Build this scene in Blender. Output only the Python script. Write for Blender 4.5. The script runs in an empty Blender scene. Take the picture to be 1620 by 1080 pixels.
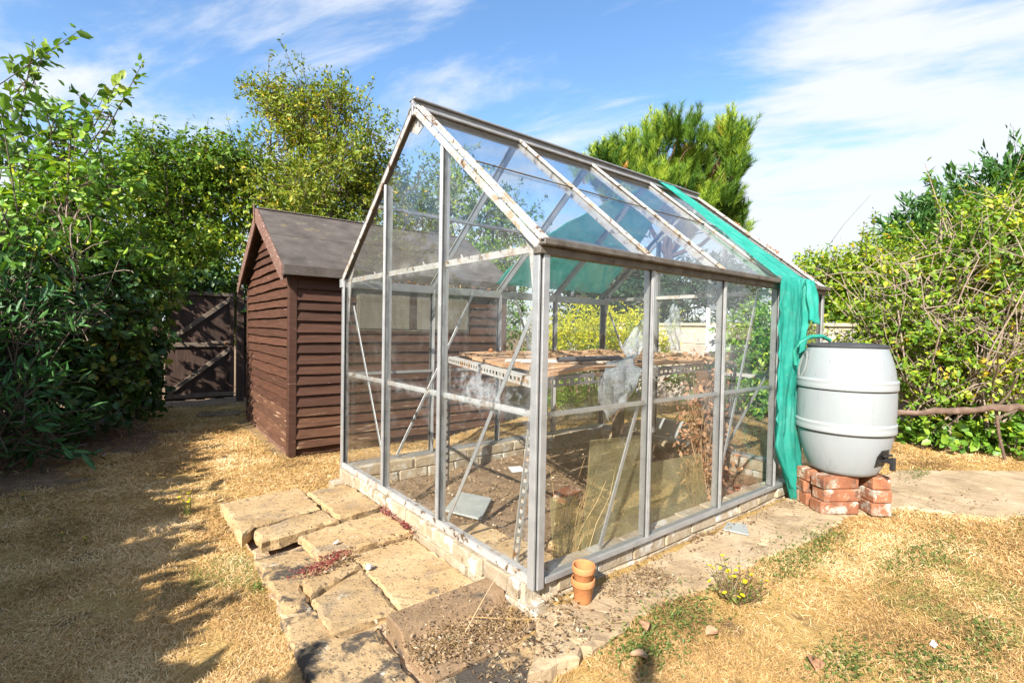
import bpy, bmesh, math, random
import numpy as np
from mathutils import Vector, Matrix

random.seed(7)
RNG = np.random.default_rng(7)
C = bpy.context.scene.collection
SC = bpy.context.scene

# ------------------------------------------------------------------ camera, sky, sun, exposure
cam_d = bpy.data.cameras.new('camera'); cam = bpy.data.objects.new('camera', cam_d); C.objects.link(cam)
SC.camera = cam
cam_d.sensor_width = 36; cam_d.lens = 17.497; cam_d.clip_start = .05; cam_d.clip_end = 2000
YAW, PITCH, ROLL = 0.895072969, -0.0232460469, 0.0182250111
f_ = Vector((math.cos(YAW)*math.cos(PITCH), math.sin(YAW)*math.cos(PITCH), math.sin(PITCH)))
r_ = Vector((math.sin(YAW), -math.cos(YAW), 0)); u_ = r_.cross(f_)
r2 = math.cos(ROLL)*r_ + math.sin(ROLL)*u_; u2 = -math.sin(ROLL)*r_ + math.cos(ROLL)*u_
M = Matrix((r2, u2, -f_)).transposed().to_4x4(); M.translation = (-1.1919, -1.3287, 0.9133)
cam.matrix_world = M

SUN_EL, SUN_AZ = math.radians(34), math.radians(26)      # light travels towards +x, a little +y
to_sun = Vector((-math.cos(SUN_EL)*math.cos(SUN_AZ), -math.cos(SUN_EL)*math.sin(SUN_AZ), math.sin(SUN_EL)))
SKY_STRENGTH, SUN_STRENGTH, EXPOSURE = 0.15, 4.1, 1.52
world = bpy.data.worlds.new('World'); SC.world = world; world.use_nodes = True
def build_world():
    nt = world.node_tree; N = nt.nodes; L = nt.links
    for n in list(N): N.remove(n)
    out = N.new('ShaderNodeOutputWorld'); bg = N.new('ShaderNodeBackground'); bg.inputs[1].default_value = SKY_STRENGTH
    sky = N.new('ShaderNodeTexSky'); sky.sky_type = 'NISHITA'; sky.sun_disc = False
    sky.sun_elevation = SUN_EL; sky.sun_rotation = math.atan2(to_sun.x, to_sun.y)
    sky.altitude = 50; sky.air_density = 1.0; sky.dust_density = 1.0; sky.ozone_density = 1.6
    tc = N.new('ShaderNodeTexCoord'); sep = N.new('ShaderNodeSeparateXYZ'); L.new(tc.outputs['Generated'], sep.inputs[0])
    def mth(op, a, b=None, c=None):
        n = N.new('ShaderNodeMath'); n.operation = op
        for i, v in enumerate((a, b, c)):
            if v is None: continue
            if isinstance(v, (int, float)): n.inputs[i].default_value = v
            else: L.new(v, n.inputs[i])
        return n.outputs[0]
    den = mth('ADD', mth('MAXIMUM', sep.outputs[2], 0.0), .16)
    px, py = mth('DIVIDE', sep.outputs[0], den), mth('DIVIDE', sep.outputs[1], den)
    cmb = N.new('ShaderNodeCombineXYZ'); L.new(px, cmb.inputs[0]); L.new(py, cmb.inputs[1])
    mp = N.new('ShaderNodeMapping'); mp.vector_type = 'TEXTURE'; mp.inputs['Rotation'].default_value = (0, 0, math.radians(115)); mp.inputs['Scale'].default_value = (1.3, .55, 1)
    mp.inputs['Location'].default_value = (.3, .9, 0)
    L.new(cmb.outputs[0], mp.inputs[0])
    n1 = N.new('ShaderNodeTexNoise'); n1.inputs['Scale'].default_value = 1.75; n1.inputs['Detail'].default_value = 8; n1.inputs['Roughness'].default_value = .6; n1.inputs['Distortion'].default_value = .35
    L.new(mp.outputs[0], n1.inputs[0])
    dot = N.new('ShaderNodeVectorMath'); dot.operation = 'DOT_PRODUCT'; L.new(tc.outputs['Generated'], dot.inputs[0])
    dot.inputs[1].default_value = (.97, .16, .17)
    b = N.new('ShaderNodeMapRange'); b.interpolation_type = 'SMOOTHSTEP'; L.new(dot.outputs['Value'], b.inputs[0])
    b.inputs[1].default_value = .90; b.inputs[2].default_value = 1.0; b.inputs[3].default_value = 0; b.inputs[4].default_value = .22
    hz = N.new('ShaderNodeMapRange'); hz.interpolation_type = 'SMOOTHSTEP'; L.new(sep.outputs[2], hz.inputs[0])
    hz.inputs[1].default_value = .36; hz.inputs[2].default_value = .02; hz.inputs[3].default_value = 0; hz.inputs[4].default_value = .17
    s = mth('ADD', mth('ADD', n1.outputs[0], b.outputs[0]), hz.outputs[0])
    m = N.new('ShaderNodeMapRange'); m.interpolation_type = 'SMOOTHSTEP'; L.new(s, m.inputs[0])
    m.inputs[1].default_value = .44; m.inputs[2].default_value = .73; m.inputs[3].default_value = 0; m.inputs[4].default_value = .97
    # clearer, more saturated blue overhead as in the photograph, clouds over it
    hsv = N.new('ShaderNodeHueSaturation'); hsv.inputs['Saturation'].default_value = 1.15; hsv.inputs['Value'].default_value = .68
    L.new(sky.outputs[0], hsv.inputs['Color'])
    mix = N.new('ShaderNodeMixRGB'); L.new(m.outputs[0], mix.inputs[0]); L.new(hsv.outputs[0], mix.inputs[1]); mix.inputs[2].default_value = (2.25, 2.36, 2.52, 1)
    L.new(mix.outputs[0], bg.inputs[0]); L.new(bg.outputs[0], out.inputs[0])
build_world()
sun_d = bpy.data.lights.new('sun', 'SUN'); sun = bpy.data.objects.new('sun', sun_d); C.objects.link(sun)
sun_d.energy = SUN_STRENGTH; sun_d.angle = math.radians(.55); sun_d.color = (1, .95, .87)
sun.rotation_euler = to_sun.to_track_quat('Z', 'Y').to_euler(); sun.location = (-6, -2, 6)
SC.view_settings.view_transform = 'Standard'; SC.view_settings.look = 'None'; SC.view_settings.gamma = 1
SC.view_settings.use_curve_mapping = False; SC.view_settings.exposure = EXPOSURE
SC.render.engine = 'CYCLES'
SC.cycles.transparent_max_bounces = 40; SC.cycles.max_bounces = 8; SC.cycles.diffuse_bounces = 5; SC.cycles.glossy_bounces = 3
SC.cycles.caustics_reflective = False; SC.cycles.caustics_refractive = False; SC.cycles.use_denoising = True

# ------------------------------------------------------------------ object helpers
def link(o, parent=None):
    C.objects.link(o)
    if parent is not None: o.parent = parent
    return o
def tag(o, label=None, cat=None, group=None, kind=None):
    if label: o['label'] = label
    if cat: o['category'] = cat
    if group: o['group'] = group
    if kind: o['kind'] = kind
    return o
def thing(name, label, cat, loc=(0, 0, 0), group=None, kind=None):
    o = bpy.data.objects.new(name, None); o.location = loc; o.empty_display_size = .1; link(o)
    return tag(o, label, cat, group, kind)
def mesh_np(name, V, F, mat, parent=None, smooth=False, attr=None):
    """V (n,3) array, F (m,k) array of equal-sized faces."""
    V = np.asarray(V, np.float32); F = np.asarray(F, np.int32)
    me = bpy.data.meshes.new(name); k = F.shape[1]
    me.vertices.add(len(V)); me.vertices.foreach_set('co', V.ravel())
    me.loops.add(F.size); me.loops.foreach_set('vertex_index', F.ravel())
    me.polygons.add(len(F)); me.polygons.foreach_set('loop_start', np.arange(0, F.size, k, dtype=np.int32))
    if smooth: me.polygons.foreach_set('use_smooth', np.ones(len(F), bool))
    me.update(calc_edges=True)
    if attr is not None:
        a = me.attributes.new('rnd', 'FLOAT', 'POINT'); a.data.foreach_set('value', np.asarray(attr, np.float32))
    if mat: me.materials.append(mat)
    return link(bpy.data.objects.new(name, me), parent)
class MB:
    """collects boxes, bars and polygons into one mesh"""
    def __init__(s): s.v = []; s.f = []
    def add(s, vs, fs):
        b = len(s.v); s.v += [tuple(v) for v in vs]; s.f += [tuple(b+i for i in f) for f in fs]; return s
    def box(s, x0, x1, y0, y1, z0, z1):
        return s.add([(x0,y0,z0),(x1,y0,z0),(x1,y1,z0),(x0,y1,z0),(x0,y0,z1),(x1,y0,z1),(x1,y1,z1),(x0,y1,z1)],
                     [(0,3,2,1),(4,5,6,7),(0,1,5,4),(1,2,6,5),(2,3,7,6),(3,0,4,7)])
    def bar(s, p, q, side, w, d, off=0):
        """a box from p to q, w wide along side, d deep along the third axis (centred, shifted by off)"""
        p, q = Vector(p), Vector(q); a = (q-p).normalized(); sd = Vector(side); sd = (sd - a*sd.dot(a)).normalized(); n = a.cross(sd)
        c = [(-w/2, -d/2+off), (w/2, -d/2+off), (w/2, d/2+off), (-w/2, d/2+off)]
        vs = [p + sd*x + n*y for x, y in c] + [q + sd*x + n*y for x, y in c]
        return s.add(vs, [(0,3,2,1),(4,5,6,7),(0,1,5,4),(1,2,6,5),(2,3,7,6),(3,0,4,7)])
    def profile(s, p, q, side, pts):
        """closed 2-D profile (side, normal) swept from p to q"""
        p, q = Vector(p), Vector(q); a = (q-p).normalized(); sd = Vector(side); sd = (sd - a*sd.dot(a)).normalized(); n = a.cross(sd); k = len(pts)
        vs = [p + sd*x + n*y for x, y in pts] + [q + sd*x + n*y for x, y in pts]
        fs = [(i, (i+1) % k, k+(i+1) % k, k+i) for i in range(k)] + [tuple(range(k-1, -1, -1)), tuple(range(k, 2*k))]
        return s.add(vs, fs)
    def prism(s, poly, n):
        """3-D polygon extruded by vector n"""
        k = len(poly); n = Vector(n); a = [Vector(p) for p in poly]; b = [p+n for p in a]
        return s.add(a+b, [tuple(range(k-1, -1, -1)), tuple(range(k, 2*k))] + [(i, (i+1) % k, k+(i+1) % k, k+i) for i in range(k)])
    def build(s, name, mat, parent=None, bevel=0, smooth=False):
        me = bpy.data.meshes.new(name); me.from_pydata(s.v, [], s.f); 
        bm = bmesh.new(); bm.from_mesh(me); bmesh.ops.recalc_face_normals(bm, faces=bm.faces)
        if bevel: bmesh.ops.bevel(bm, geom=bm.edges[:], offset=bevel, segments=1, affect='EDGES', profile=.5)
        bm.to_mesh(me); bm.free()
        if smooth:
            for p in me.polygons: p.use_smooth = True
        me.materials.append(mat)
        return link(bpy.data.objects.new(name, me), parent)
def tubes(name, lines, mat, parent=None, sides=4, smooth=True):
    """lines: list of (points (k,3), radii (k,))"""
    V = []; F = []; b = 0
    ang = np.linspace(0, 2*np.pi, sides, endpoint=False)
    for P, R in lines:
        P = np.asarray(P, float); R = np.asarray(R, float); k = len(P)
        T = np.gradient(P, axis=0); T /= np.linalg.norm(T, axis=1)[:, None]+1e-9
        ref = np.where(np.abs(T[:, 2:3]) > .9, np.array([[1., 0, 0]]), np.array([[0, 0, 1.]]))
        A = np.cross(T, ref); A /= np.linalg.norm(A, axis=1)[:, None]+1e-9; B = np.cross(T, A)
        ring = P[:, None, :] + R[:, None, None]*(np.cos(ang)[None, :, None]*A[:, None, :] + np.sin(ang)[None, :, None]*B[:, None, :])
        V.append(ring.reshape(-1, 3))
        i = np.arange(k-1)[:, None]*sides; j = np.arange(sides)[None, :]; j2 = (j+1) % sides
        F.append((np.stack([i+j, i+j2, i+sides+j2, i+sides+j], -1)+b).reshape(-1, 4)); b += k*sides
    return mesh_np(name, np.concatenate(V), np.concatenate(F), mat, parent, smooth, np.concatenate([np.full(len(v), random.uniform(.35, .9)) for v in V]))
def lathe(name, prof, mat, parent=None, n=48, centre=(0, 0, 0)):
    P = np.array(prof, float); a = np.linspace(0, 2*np.pi, n, endpoint=False); k = len(P)
    V = np.stack([P[:, 0:1]*np.cos(a), P[:, 0:1]*np.sin(a), np.repeat(P[:, 1:2], n, 1)], -1).reshape(-1, 3) + np.array(centre)
    i = np.arange(k-1)[:, None]*n; j = np.arange(n)[None, :]; j2 = (j+1) % n
    F = np.stack([i+j, i+j2, i+n+j2, i+n+j], -1).reshape(-1, 4)
    return mesh_np(name, V, F, mat, parent, True)

# ------------------------------------------------------------------ materials
def nodes(name):
    m = bpy.data.materials.new(name); m.use_nodes = True; nt = m.node_tree
    for n in list(nt.nodes): nt.nodes.remove(n)
    return m, nt, nt.nodes, nt.links
def ramp(N, stops, interp='LINEAR'):
    r = N.new('ShaderNodeValToRGB'); r.color_ramp.interpolation = interp; e = r.color_ramp.elements
    while len(e) < len(stops): e.new(.5)
    for i, (p, c) in enumerate(stops): e[i].position = p; e[i].color = (*c, 1)
    return r
def coords(N, L, stretch=(1, 1, 1), rand=True):
    tc = N.new('ShaderNodeTexCoord'); oi = N.new('ShaderNodeObjectInfo')
    ad = N.new('ShaderNodeVectorMath'); ad.operation = 'MULTIPLY_ADD'; L.new(oi.outputs['Random'], ad.inputs[0])
    ad.inputs[1].default_value = (17, 23, 11) if rand else (0, 0, 0); L.new(tc.outputs['Object'], ad.inputs[2])
    mp = N.new('ShaderNodeMapping'); mp.inputs['Scale'].default_value = stretch; L.new(ad.outputs[0], mp.inputs[0])
    return mp.outputs[0], oi
def noise(N, L, vec, scale, detail=6, rough=.6, dist=0):
    n = N.new('ShaderNodeTexNoise'); L.new(vec, n.inputs[0]); n.inputs['Scale'].default_value = scale; n.inputs['Detail'].default_value = detail
    n.inputs['Roughness'].default_value = rough; n.inputs['Distortion'].default_value = dist; return n.outputs[0]
def maprange(N, L, v, a, b, c=0, d=1):
    m = N.new('ShaderNodeMapRange'); m.interpolation_type = 'SMOOTHSTEP'; L.new(v, m.inputs[0])
    for i, x in enumerate((a, b, c, d)): m.inputs[i+1].default_value = x
    return m.outputs[0]
def mixc(N, L, fac, a, b, mode='MIX'):
    m = N.new('ShaderNodeMixRGB'); m.blend_type = mode
    for i, v in enumerate((fac, a, b)):
        if isinstance(v, (int, float)): m.inputs[i].default_value = v
        elif isinstance(v, tuple): m.inputs[i].default_value = (*v, 1)
        else: L.new(v, m.inputs[i])
    return m.outputs[0]
def surf(name, stops, scale=6, rough=.85, bump=.4, bscale=60, stretch=(1, 1, 1), blots=(), metal=0, spec=.3, rnd=.0, rand=True, bdist=.01, pits=None):
    """stops: colour ramp over a noise; blots: [(colour, scale, lo, hi)] patches of dirt, lichen or wear"""
    m, nt, N, L = nodes(name); vec, oi = coords(N, L, stretch, rand)
    col = ramp(N, stops); L.new(noise(N, L, vec, scale), col.inputs[0]); c = col.outputs[0]
    for i, (bc, bs, lo, hi) in enumerate(blots):
        sh = N.new('ShaderNodeVectorMath'); sh.operation = 'ADD'; L.new(vec, sh.inputs[0]); sh.inputs[1].default_value = (i*3.7+1, i*5.1, i*2.3)
        c = mixc(N, L, maprange(N, L, noise(N, L, sh.outputs[0], bs, 8, .65), lo, hi), c, bc)
    h = noise(N, L, vec, bscale, 6, .65)
    if pits:
        vo = N.new('ShaderNodeTexVoronoi'); L.new(vec, vo.inputs[0]); vo.inputs['Scale'].default_value = pits[0]
        sz = noise(N, L, vec, pits[0]*.4, 3)
        ds = N.new('ShaderNodeMath'); ds.operation = 'MULTIPLY_ADD'; L.new(sz, ds.inputs[0]); ds.inputs[1].default_value = -.9; L.new(vo.outputs['Distance'], ds.inputs[2])
        pm = maprange(N, L, ds.outputs[0], -.35, -.26, 1, 0)
        c = mixc(N, L, pm, c, pits[1])
        sb = N.new('ShaderNodeMath'); sb.operation = 'SUBTRACT'; L.new(h, sb.inputs[0]); L.new(pm, sb.inputs[1]); h = sb.outputs[0]
    if rnd:
        rv = N.new('ShaderNodeMath'); rv.operation = 'MULTIPLY_ADD'; L.new(oi.outputs['Random'], rv.inputs[0]); rv.inputs[1].default_value = 2*rnd; rv.inputs[2].default_value = 1-rnd
        hs = N.new('ShaderNodeHueSaturation'); L.new(c, hs.inputs['Color']); L.new(rv.outputs[0], hs.inputs['Value']); c = hs.outputs[0]
    b = N.new('ShaderNodeBsdfPrincipled'); L.new(c, b.inputs['Base Color']); b.inputs['Roughness'].default_value = rough; b.inputs['Metallic'].default_value = metal
    b.inputs['Specular IOR Level'].default_value = spec
    bp = N.new('ShaderNodeBump'); bp.inputs['Strength'].default_value = bump; bp.inputs['Distance'].default_value = bdist
    L.new(h, bp.inputs['Height']); L.new(bp.outputs[0], b.inputs['Normal'])
    o = N.new('ShaderNodeOutputMaterial'); L.new(b.outputs[0], o.inputs[0]); return m
def leafmat(name, stops, transl=.35, gloss=.06, rough=.4):
    """per-leaf colour from the rnd attribute"""
    m, nt, N, L = nodes(name)
    at = N.new('ShaderNodeAttribute'); at.attribute_name = 'rnd'; col = ramp(N, stops); L.new(at.outputs['Fac'], col.inputs[0]); c = col.outputs[0]
    d = N.new('ShaderNodeBsdfDiffuse'); L.new(c, d.inputs[0]); t = N.new('ShaderNodeBsdfTranslucent')
    L.new(mixc(N, L, 1.0, c, (1.15, 1.1, .55), 'MULTIPLY'), t.inputs[0])
    mx = N.new('ShaderNodeMixShader'); mx.inputs[0].default_value = transl; L.new(d.outputs[0], mx.inputs[1]); L.new(t.outputs[0], mx.inputs[2])
    g = N.new('ShaderNodeBsdfGlossy'); g.inputs['Roughness'].default_value = .5; g.inputs[0].default_value = (.6, .65, .6, 1)
    m2 = N.new('ShaderNodeMixShader'); m2.inputs[0].default_value = gloss*.7; L.new(mx.outputs[0], m2.inputs[1]); L.new(g.outputs[0], m2.inputs[2])
    o = N.new('ShaderNodeOutputMaterial'); L.new(m2.outputs[0], o.inputs[0]); return m
def glassmat(name, tint, dirt, lo, hi, scale=5, base=.03, dcol=(.55, .55, .48), smear=None, stretch=(1, 1, 1), edge_=0):
    m, nt, N, L = nodes(name); vec, oi = coords(N, L, stretch)
    lw = N.new('ShaderNodeLayerWeight'); lw.inputs['Blend'].default_value = .5
    pw = N.new('ShaderNodeMath'); pw.operation = 'POWER'; L.new(lw.outputs['Facing'], pw.inputs[0]); pw.inputs[1].default_value = 4.5
    fr = N.new('ShaderNodeMath'); fr.operation = 'MULTIPLY_ADD'; L.new(pw.outputs[0], fr.inputs[0]); fr.inputs[1].default_value = .85; fr.inputs[2].default_value = .028
    tr = N.new('ShaderNodeBsdfTransparent'); tr.inputs[0].default_value = (*tint, 1)
    gl = N.new('ShaderNodeBsdfGlossy'); gl.inputs['Roughness'].default_value = .015
    mx = N.new('ShaderNodeMixShader'); L.new(fr.outputs[0], mx.inputs[0]); L.new(tr.outputs[0], mx.inputs[1]); L.new(gl.outputs[0], mx.inputs[2])
    d = N.new('ShaderNodeBsdfDiffuse'); d.inputs[0].default_value = (*dcol, 1); t = N.new('ShaderNodeBsdfTranslucent'); t.inputs[0].default_value = (*dcol, 1)
    dm = N.new('ShaderNodeMixShader'); dm.inputs[0].default_value = .5; L.new(d.outputs[0], dm.inputs[1]); L.new(t.outputs[0], dm.inputs[2])
    mask = maprange(N, L, noise(N, L, vec, scale, 9, .7, .6), lo, hi, base, dirt)
    sp = maprange(N, L, noise(N, L, vec, 70, 3, .6), .70, .74, 0, .35)
    mm = N.new('ShaderNodeMath'); mm.operation = 'MAXIMUM'; L.new(mask, mm.inputs[0]); L.new(sp, mm.inputs[1]); mask = mm.outputs[0]
    if edge_:
        t2 = N.new('ShaderNodeTexCoord')
        def vm_(op, a, b=None, c=None):
            n = N.new('ShaderNodeVectorMath'); n.operation = op
            for i, v in enumerate((a, b, c)):
                if v is None: continue
                if isinstance(v, tuple): n.inputs[i].default_value = v
                else: L.new(v, n.inputs[i])
            return n.outputs[0]
        g = vm_('ABSOLUTE', vm_('MULTIPLY_ADD', t2.outputs['Generated'], (2, 2, 2), (-1, -1, -1)))
        w_ = vm_('MULTIPLY', g, vm_('SUBTRACT', (1, 1, 1), vm_('ABSOLUTE', t2.outputs['Normal'])))
        sp_ = N.new('ShaderNodeSeparateXYZ'); L.new(w_, sp_.inputs[0]); q1 = N.new('ShaderNodeMath'); q1.operation = 'MAXIMUM'; L.new(sp_.outputs[0], q1.inputs[0]); L.new(sp_.outputs[1], q1.inputs[1])
        q2 = N.new('ShaderNodeMath'); q2.operation = 'MAXIMUM'; L.new(q1.outputs[0], q2.inputs[0]); L.new(sp_.outputs[2], q2.inputs[1])
        ed = N.new('ShaderNodeMath'); ed.operation = 'MULTIPLY'; L.new(maprange(N, L, q2.outputs[0], .80, 1.0, 0, edge_), ed.inputs[0]); L.new(maprange(N, L, noise(N, L, vec, 11, 8, .7), .35, .65, .1, 1), ed.inputs[1])
        q3 = N.new('ShaderNodeMath'); q3.operation = 'MAXIMUM'; L.new(mask, q3.inputs[0]); L.new(ed.outputs[0], q3.inputs[1]); mask = q3.outputs[0]
    if smear:
        tc = N.new('ShaderNodeTexCoord'); vm = N.new('ShaderNodeVectorMath'); vm.operation = 'SUBTRACT'; L.new(tc.outputs['Object'], vm.inputs[0]); vm.inputs[1].default_value = smear[0]
        vs = N.new('ShaderNodeVectorMath'); vs.operation = 'MULTIPLY'; L.new(vm.outputs[0], vs.inputs[0]); vs.inputs[1].default_value = smear[1]
        ln = N.new('ShaderNodeVectorMath'); ln.operation = 'LENGTH'; L.new(vs.outputs[0], ln.inputs[0])
        edge = noise(N, L, vec, 26, 9, .8, .3)
        e2 = N.new('ShaderNodeMath'); e2.operation = 'MULTIPLY_ADD'; L.new(edge, e2.inputs[0]); e2.inputs[1].default_value = 3.2; L.new(ln.outputs[1], e2.inputs[2])
        sm = maprange(N, L, e2.outputs[0], 1.45, 2.25, smear[2], 0)
        m3 = N.new('ShaderNodeMath'); m3.operation = 'MAXIMUM'; L.new(mask, m3.inputs[0]); L.new(sm, m3.inputs[1]); mask = m3.outputs[0]
    m2 = N.new('ShaderNodeMixShader'); L.new(mask, m2.inputs[0]); L.new(mx.outputs[0], m2.inputs[1]); L.new(dm.outputs[0], m2.inputs[2])
    o = N.new('ShaderNodeOutputMaterial'); L.new(m2.outputs[0], o.inputs[0]); return m

MT = {}
MT['alu'] = surf('weathered_aluminium', [(.3, (.31, .31, .305)), (.7, (.43, .43, .42))], 14, .42, .15, 120, metal=.45, spec=.5, blots=[((.30, .27, .22), 22, .62, .72), ((.14, .10, .07), 30, .70, .76)])
MT['alu_white'] = surf('chalky_aluminium', [(.3, (.33, .315, .29)), (.7, (.45, .435, .41))], 10, .6, .2, 120, metal=.15, blots=[((.33, .25, .17), 14, .53, .62), ((.11, .065, .03), 20, .56, .62)])
MT['alu_grey'] = surf('grey_ridge_metal', [(.3, (.25, .245, .245)), (.7, (.34, .34, .34))], 20, .5, .15, 100, metal=.4, blots=[((.18, .15, .12), 12, .60, .75)])
MT['gutter'] = surf('grimy_gutter_metal', [(.3, (.085, .070, .056)), (.7, (.17, .15, .125))], 12, .6, .25, 90, metal=.2, blots=[((.07, .055, .04), 14, .52, .66), ((.27, .24, .21), 25, .66, .74)])
MT['black_infill'] = surf('black_seal_or_recess', [(.3, (.03, .03, .03)), (.7, (.06, .06, .055))], 20, .8)
MT['glass_roof'] = glassmat('roof_glass', (.98, .99, .985), .16, .52, .85, 3, .008, (.62, .66, .68))
MT['glass_wall'] = glassmat('wall_glass', (.985, .99, .985), .15, .52, .84, 5, .010, (.56, .55, .50), edge_=.16)
MT['glass_far'] = glassmat('far_wall_glass', (.97, .98, .97), .16, .48, .8, 4, .016, (.45, .45, .41), edge_=.2)
MT['glass_smear'] = glassmat('smeared_gable_glass', (.985, .99, .985), .13, .52, .85, 5, .010, (.70, .74, .76), edge_=.14, smear=((0, .36, .66), (1.0, 2.6, 6.0), .34))
MT['glass_old'] = glassmat('mossy_old_glass', (.95, .94, .82), .42, .35, .75, 6, .16, (.62, .57, .34))
MT['plastic_wrap'] = glassmat('bubble_wrap', (.95, .97, .98), .5, .35, .7, 34, .20, (.66, .70, .72))
MT['kerb_brick'] = surf('pale_kerb_brick', [(.25, (.23, .17, .10)), (.5, (.34, .27, .18)), (.75, (.40, .34, .25))], 14, .9, .6, 50, rnd=.12, blots=[((.46, .43, .37), 9, .52, .62), ((.17, .12, .07), 18, .58, .70)])
MT['red_brick'] = surf('weathered_red_brick', [(.25, (.20, .075, .038)), (.7, (.36, .145, .072))], 14, .9, .6, 50, rnd=.16, blots=[((.46, .40, .32), 8, .52, .60), ((.13, .065, .042), 11, .52, .66), ((.28, .22, .15), 22, .56, .66)])
MT['mortar'] = surf('old_mortar', [(.3, (.36, .30, .21)), (.7, (.52, .45, .34))], 20, .95, .7, 60)
MT['slab'] = surf('buff_paving_stone', [(0.2, (0.2688, 0.1702, 0.0774)), (0.5, (0.4032, 0.2714, 0.1333)), (0.8, (0.48, 0.3496, 0.1935))], 5, .92, .7, 45, rnd=.08, blots=[((.27, .20, .125), 4, .50, .70), ((.11, .09, .065), 13, .60, .70), ((.21, .15, .085), 34, .55, .66), ((.52, .46, .35), 14, .62, .74)], pits=(62, (.12, .085, .05)))
MT['slab_dark'] = surf('lichened_paving_stone', [(0.2, (0.2688, 0.1702, 0.0774)), (0.5, (0.3936, 0.2668, 0.1333)), (0.8, (0.48, 0.3496, 0.1935))], 6, .92, .8, 40, rnd=.08, blots=[((.075, .06, .045), 7, .49, .57), ((.21, .15, .085), 34, .55, .66), ((.58, .53, .42), 9, .60, .70)], pits=(85, (.10, .075, .05)))
MT['channel'] = surf('brown_grey_concrete', [(0.2, (0.1342, 0.0864, 0.0478)), (0.5, (0.2318, 0.1512, 0.0846)), (0.8, (0.3416, 0.2268, 0.1334))], 8, .92, .6, 60, blots=[((.08, .065, .05), 7, .54, .68)])
MT['path'] = surf('worn_path_concrete', [(.2, (.24, .165, .09)), (.5, (.39, .285, .17)), (.8, (.50, .395, .26))], 5, .95, 1.0, 24, blots=[((.24, .17, .10), 4, .54, .68), ((.13, .09, .06), 12, .64, .76), ((.60, .46, .26), 7, .60, .7)], rand=False)
MT['soil'] = surf('dry_soil', [(0.2, (0.276, 0.1792, 0.108)), (0.5, (0.46, 0.3192, 0.189)), (0.8, (0.621, 0.4704, 0.3024))], 9, .98, 1.0, 40, blots=[((.45, .36, .24), 6, .55, .7)], bdist=.02, rand=False)
MT['cladding'] = surf('brown_stained_board', [(0.2, (0.0373, 0.015, 0.0084)), (0.5, (0.0631, 0.0268, 0.015)), (0.8, (0.0972, 0.0443, 0.0259))], 9, .7, .4, 40, stretch=(.5, .5, 7), rnd=.22, blots=[((.30, .19, .13), 10, .66, .72), ((.05, .022, .015), 5, .55, .7)])
MT['cladding_sunlit'] = surf('sunlit_brown_board', [(0.2, (0.0396, 0.0164, 0.009)), (0.5, (0.0697, 0.0286, 0.0155)), (0.8, (0.1069, 0.0474, 0.027))], 9, .7, .4, 40, stretch=(.5, .5, 7), rnd=.22, blots=[((.30, .19, .13), 9, .64, .70), ((.08, .03, .02), 5, .57, .72)])  # lighter copy of the brown board, sunlight on the gable put into its colour
MT['cladding_worn'] = surf('worn_board_with_bare_wood', [(0.2, (0.0528, 0.0238, 0.0132)), (0.5, (0.088, 0.0396, 0.0211)), (0.8, (0.132, 0.0616, 0.0334))], 9, .8, .5, 40, stretch=(.5, .5, 7), rnd=.2, blots=[((.34, .225, .135), 7, .58, .66), ((.05, .022, .015), 5, .57, .7)])
MT['barge'] = surf('flaking_bargeboard', [(.2, (.11, .055, .038)), (.8, (.20, .11, .08))], 8, .75, .5, 40, stretch=(1, 1.4, 1.4), blots=[((.34, .26, .22), 26, .54, .66)])
MT['felt'] = surf('roofing_felt', [(.2, (.050, .040, .034)), (.5, (.085, .070, .060)), (.8, (.125, .105, .09))], 7, .95, .5, 220, blots=[((.20, .165, .08), 4, .58, .74), ((.21, .19, .165), 26, .62, .74), ((.045, .036, .03), 3, .52, .70)])
MT['felt_edge'] = surf('felt_edging', [(.2, (.07, .055, .047)), (.8, (.17, .14, .12))], 14, .9, .4, 60)
MT['board_grey'] = surf('weathered_grey_panel', [(.2, (.10, .083, .06)), (.5, (.15, .127, .095)), (.8, (.20, .17, .13))], 4, .85, .3, 50, stretch=(3, 3, .7), blots=[((.12, .10, .075), 8, .57, .70)])
MT['gate'] = surf('dark_gate_wood', [(0.2, (0.0319, 0.0188, 0.0145)), (0.5, (0.0609, 0.0362, 0.0261)), (0.8, (0.1015, 0.0623, 0.0449))], 10, .8, .4, 40, stretch=(4, 4, .5), rnd=.25, blots=[((.20, .16, .13), 12, .68, .76)])
MT['gate_rail'] = surf('weathered_gate_rail', [(0.2, (0.115, 0.0862, 0.0633)), (0.8, (0.23, 0.1782, 0.1323))], 12, .8, .4, 40)
MT['post'] = surf('mossy_post_wood', [(.2, (.14, .10, .06)), (.5, (.24, .18, .10)), (.8, (.32, .26, .17))], 8, .9, .5, 40, stretch=(4, 4, .6))
MT['timber'] = surf('rough_brown_timber', [(.2, (.07, .045, .03)), (.8, (.19, .12, .075))], 10, .9, .6, 40, stretch=(3, 3, .8))
MT['bench_board'] = surf('split_bench_board', [(.2, (.28, .14, .07)), (.5, (.44, .25, .13)), (.8, (.56, .38, .24))], 8, .9, .6, 50, rnd=.2, blots=[((.14, .09, .06), 7, .55, .68), ((.66, .60, .52), 20, .62, .70)])
MT['angle'] = surf('rusting_slotted_steel', [(.2, (.34, .32, .28)), (.8, (.48, .46, .42))], 9, .6, .3, 70, blots=[((.42, .20, .06), 7, .54, .64), ((.20, .10, .05), 16, .62, .70)])
MT['angle_grey'] = surf('grey_slotted_steel', [(.2, (.14, .13, .125)), (.8, (.24, .225, .21))], 9, .6, .3, 70, blots=[((.20, .10, .05), 10, .58, .68)])
MT['pipe'] = surf('grey_pipe', [(.2, (.06, .06, .065)), (.8, (.11, .11, .115))], 9, .5)
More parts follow.
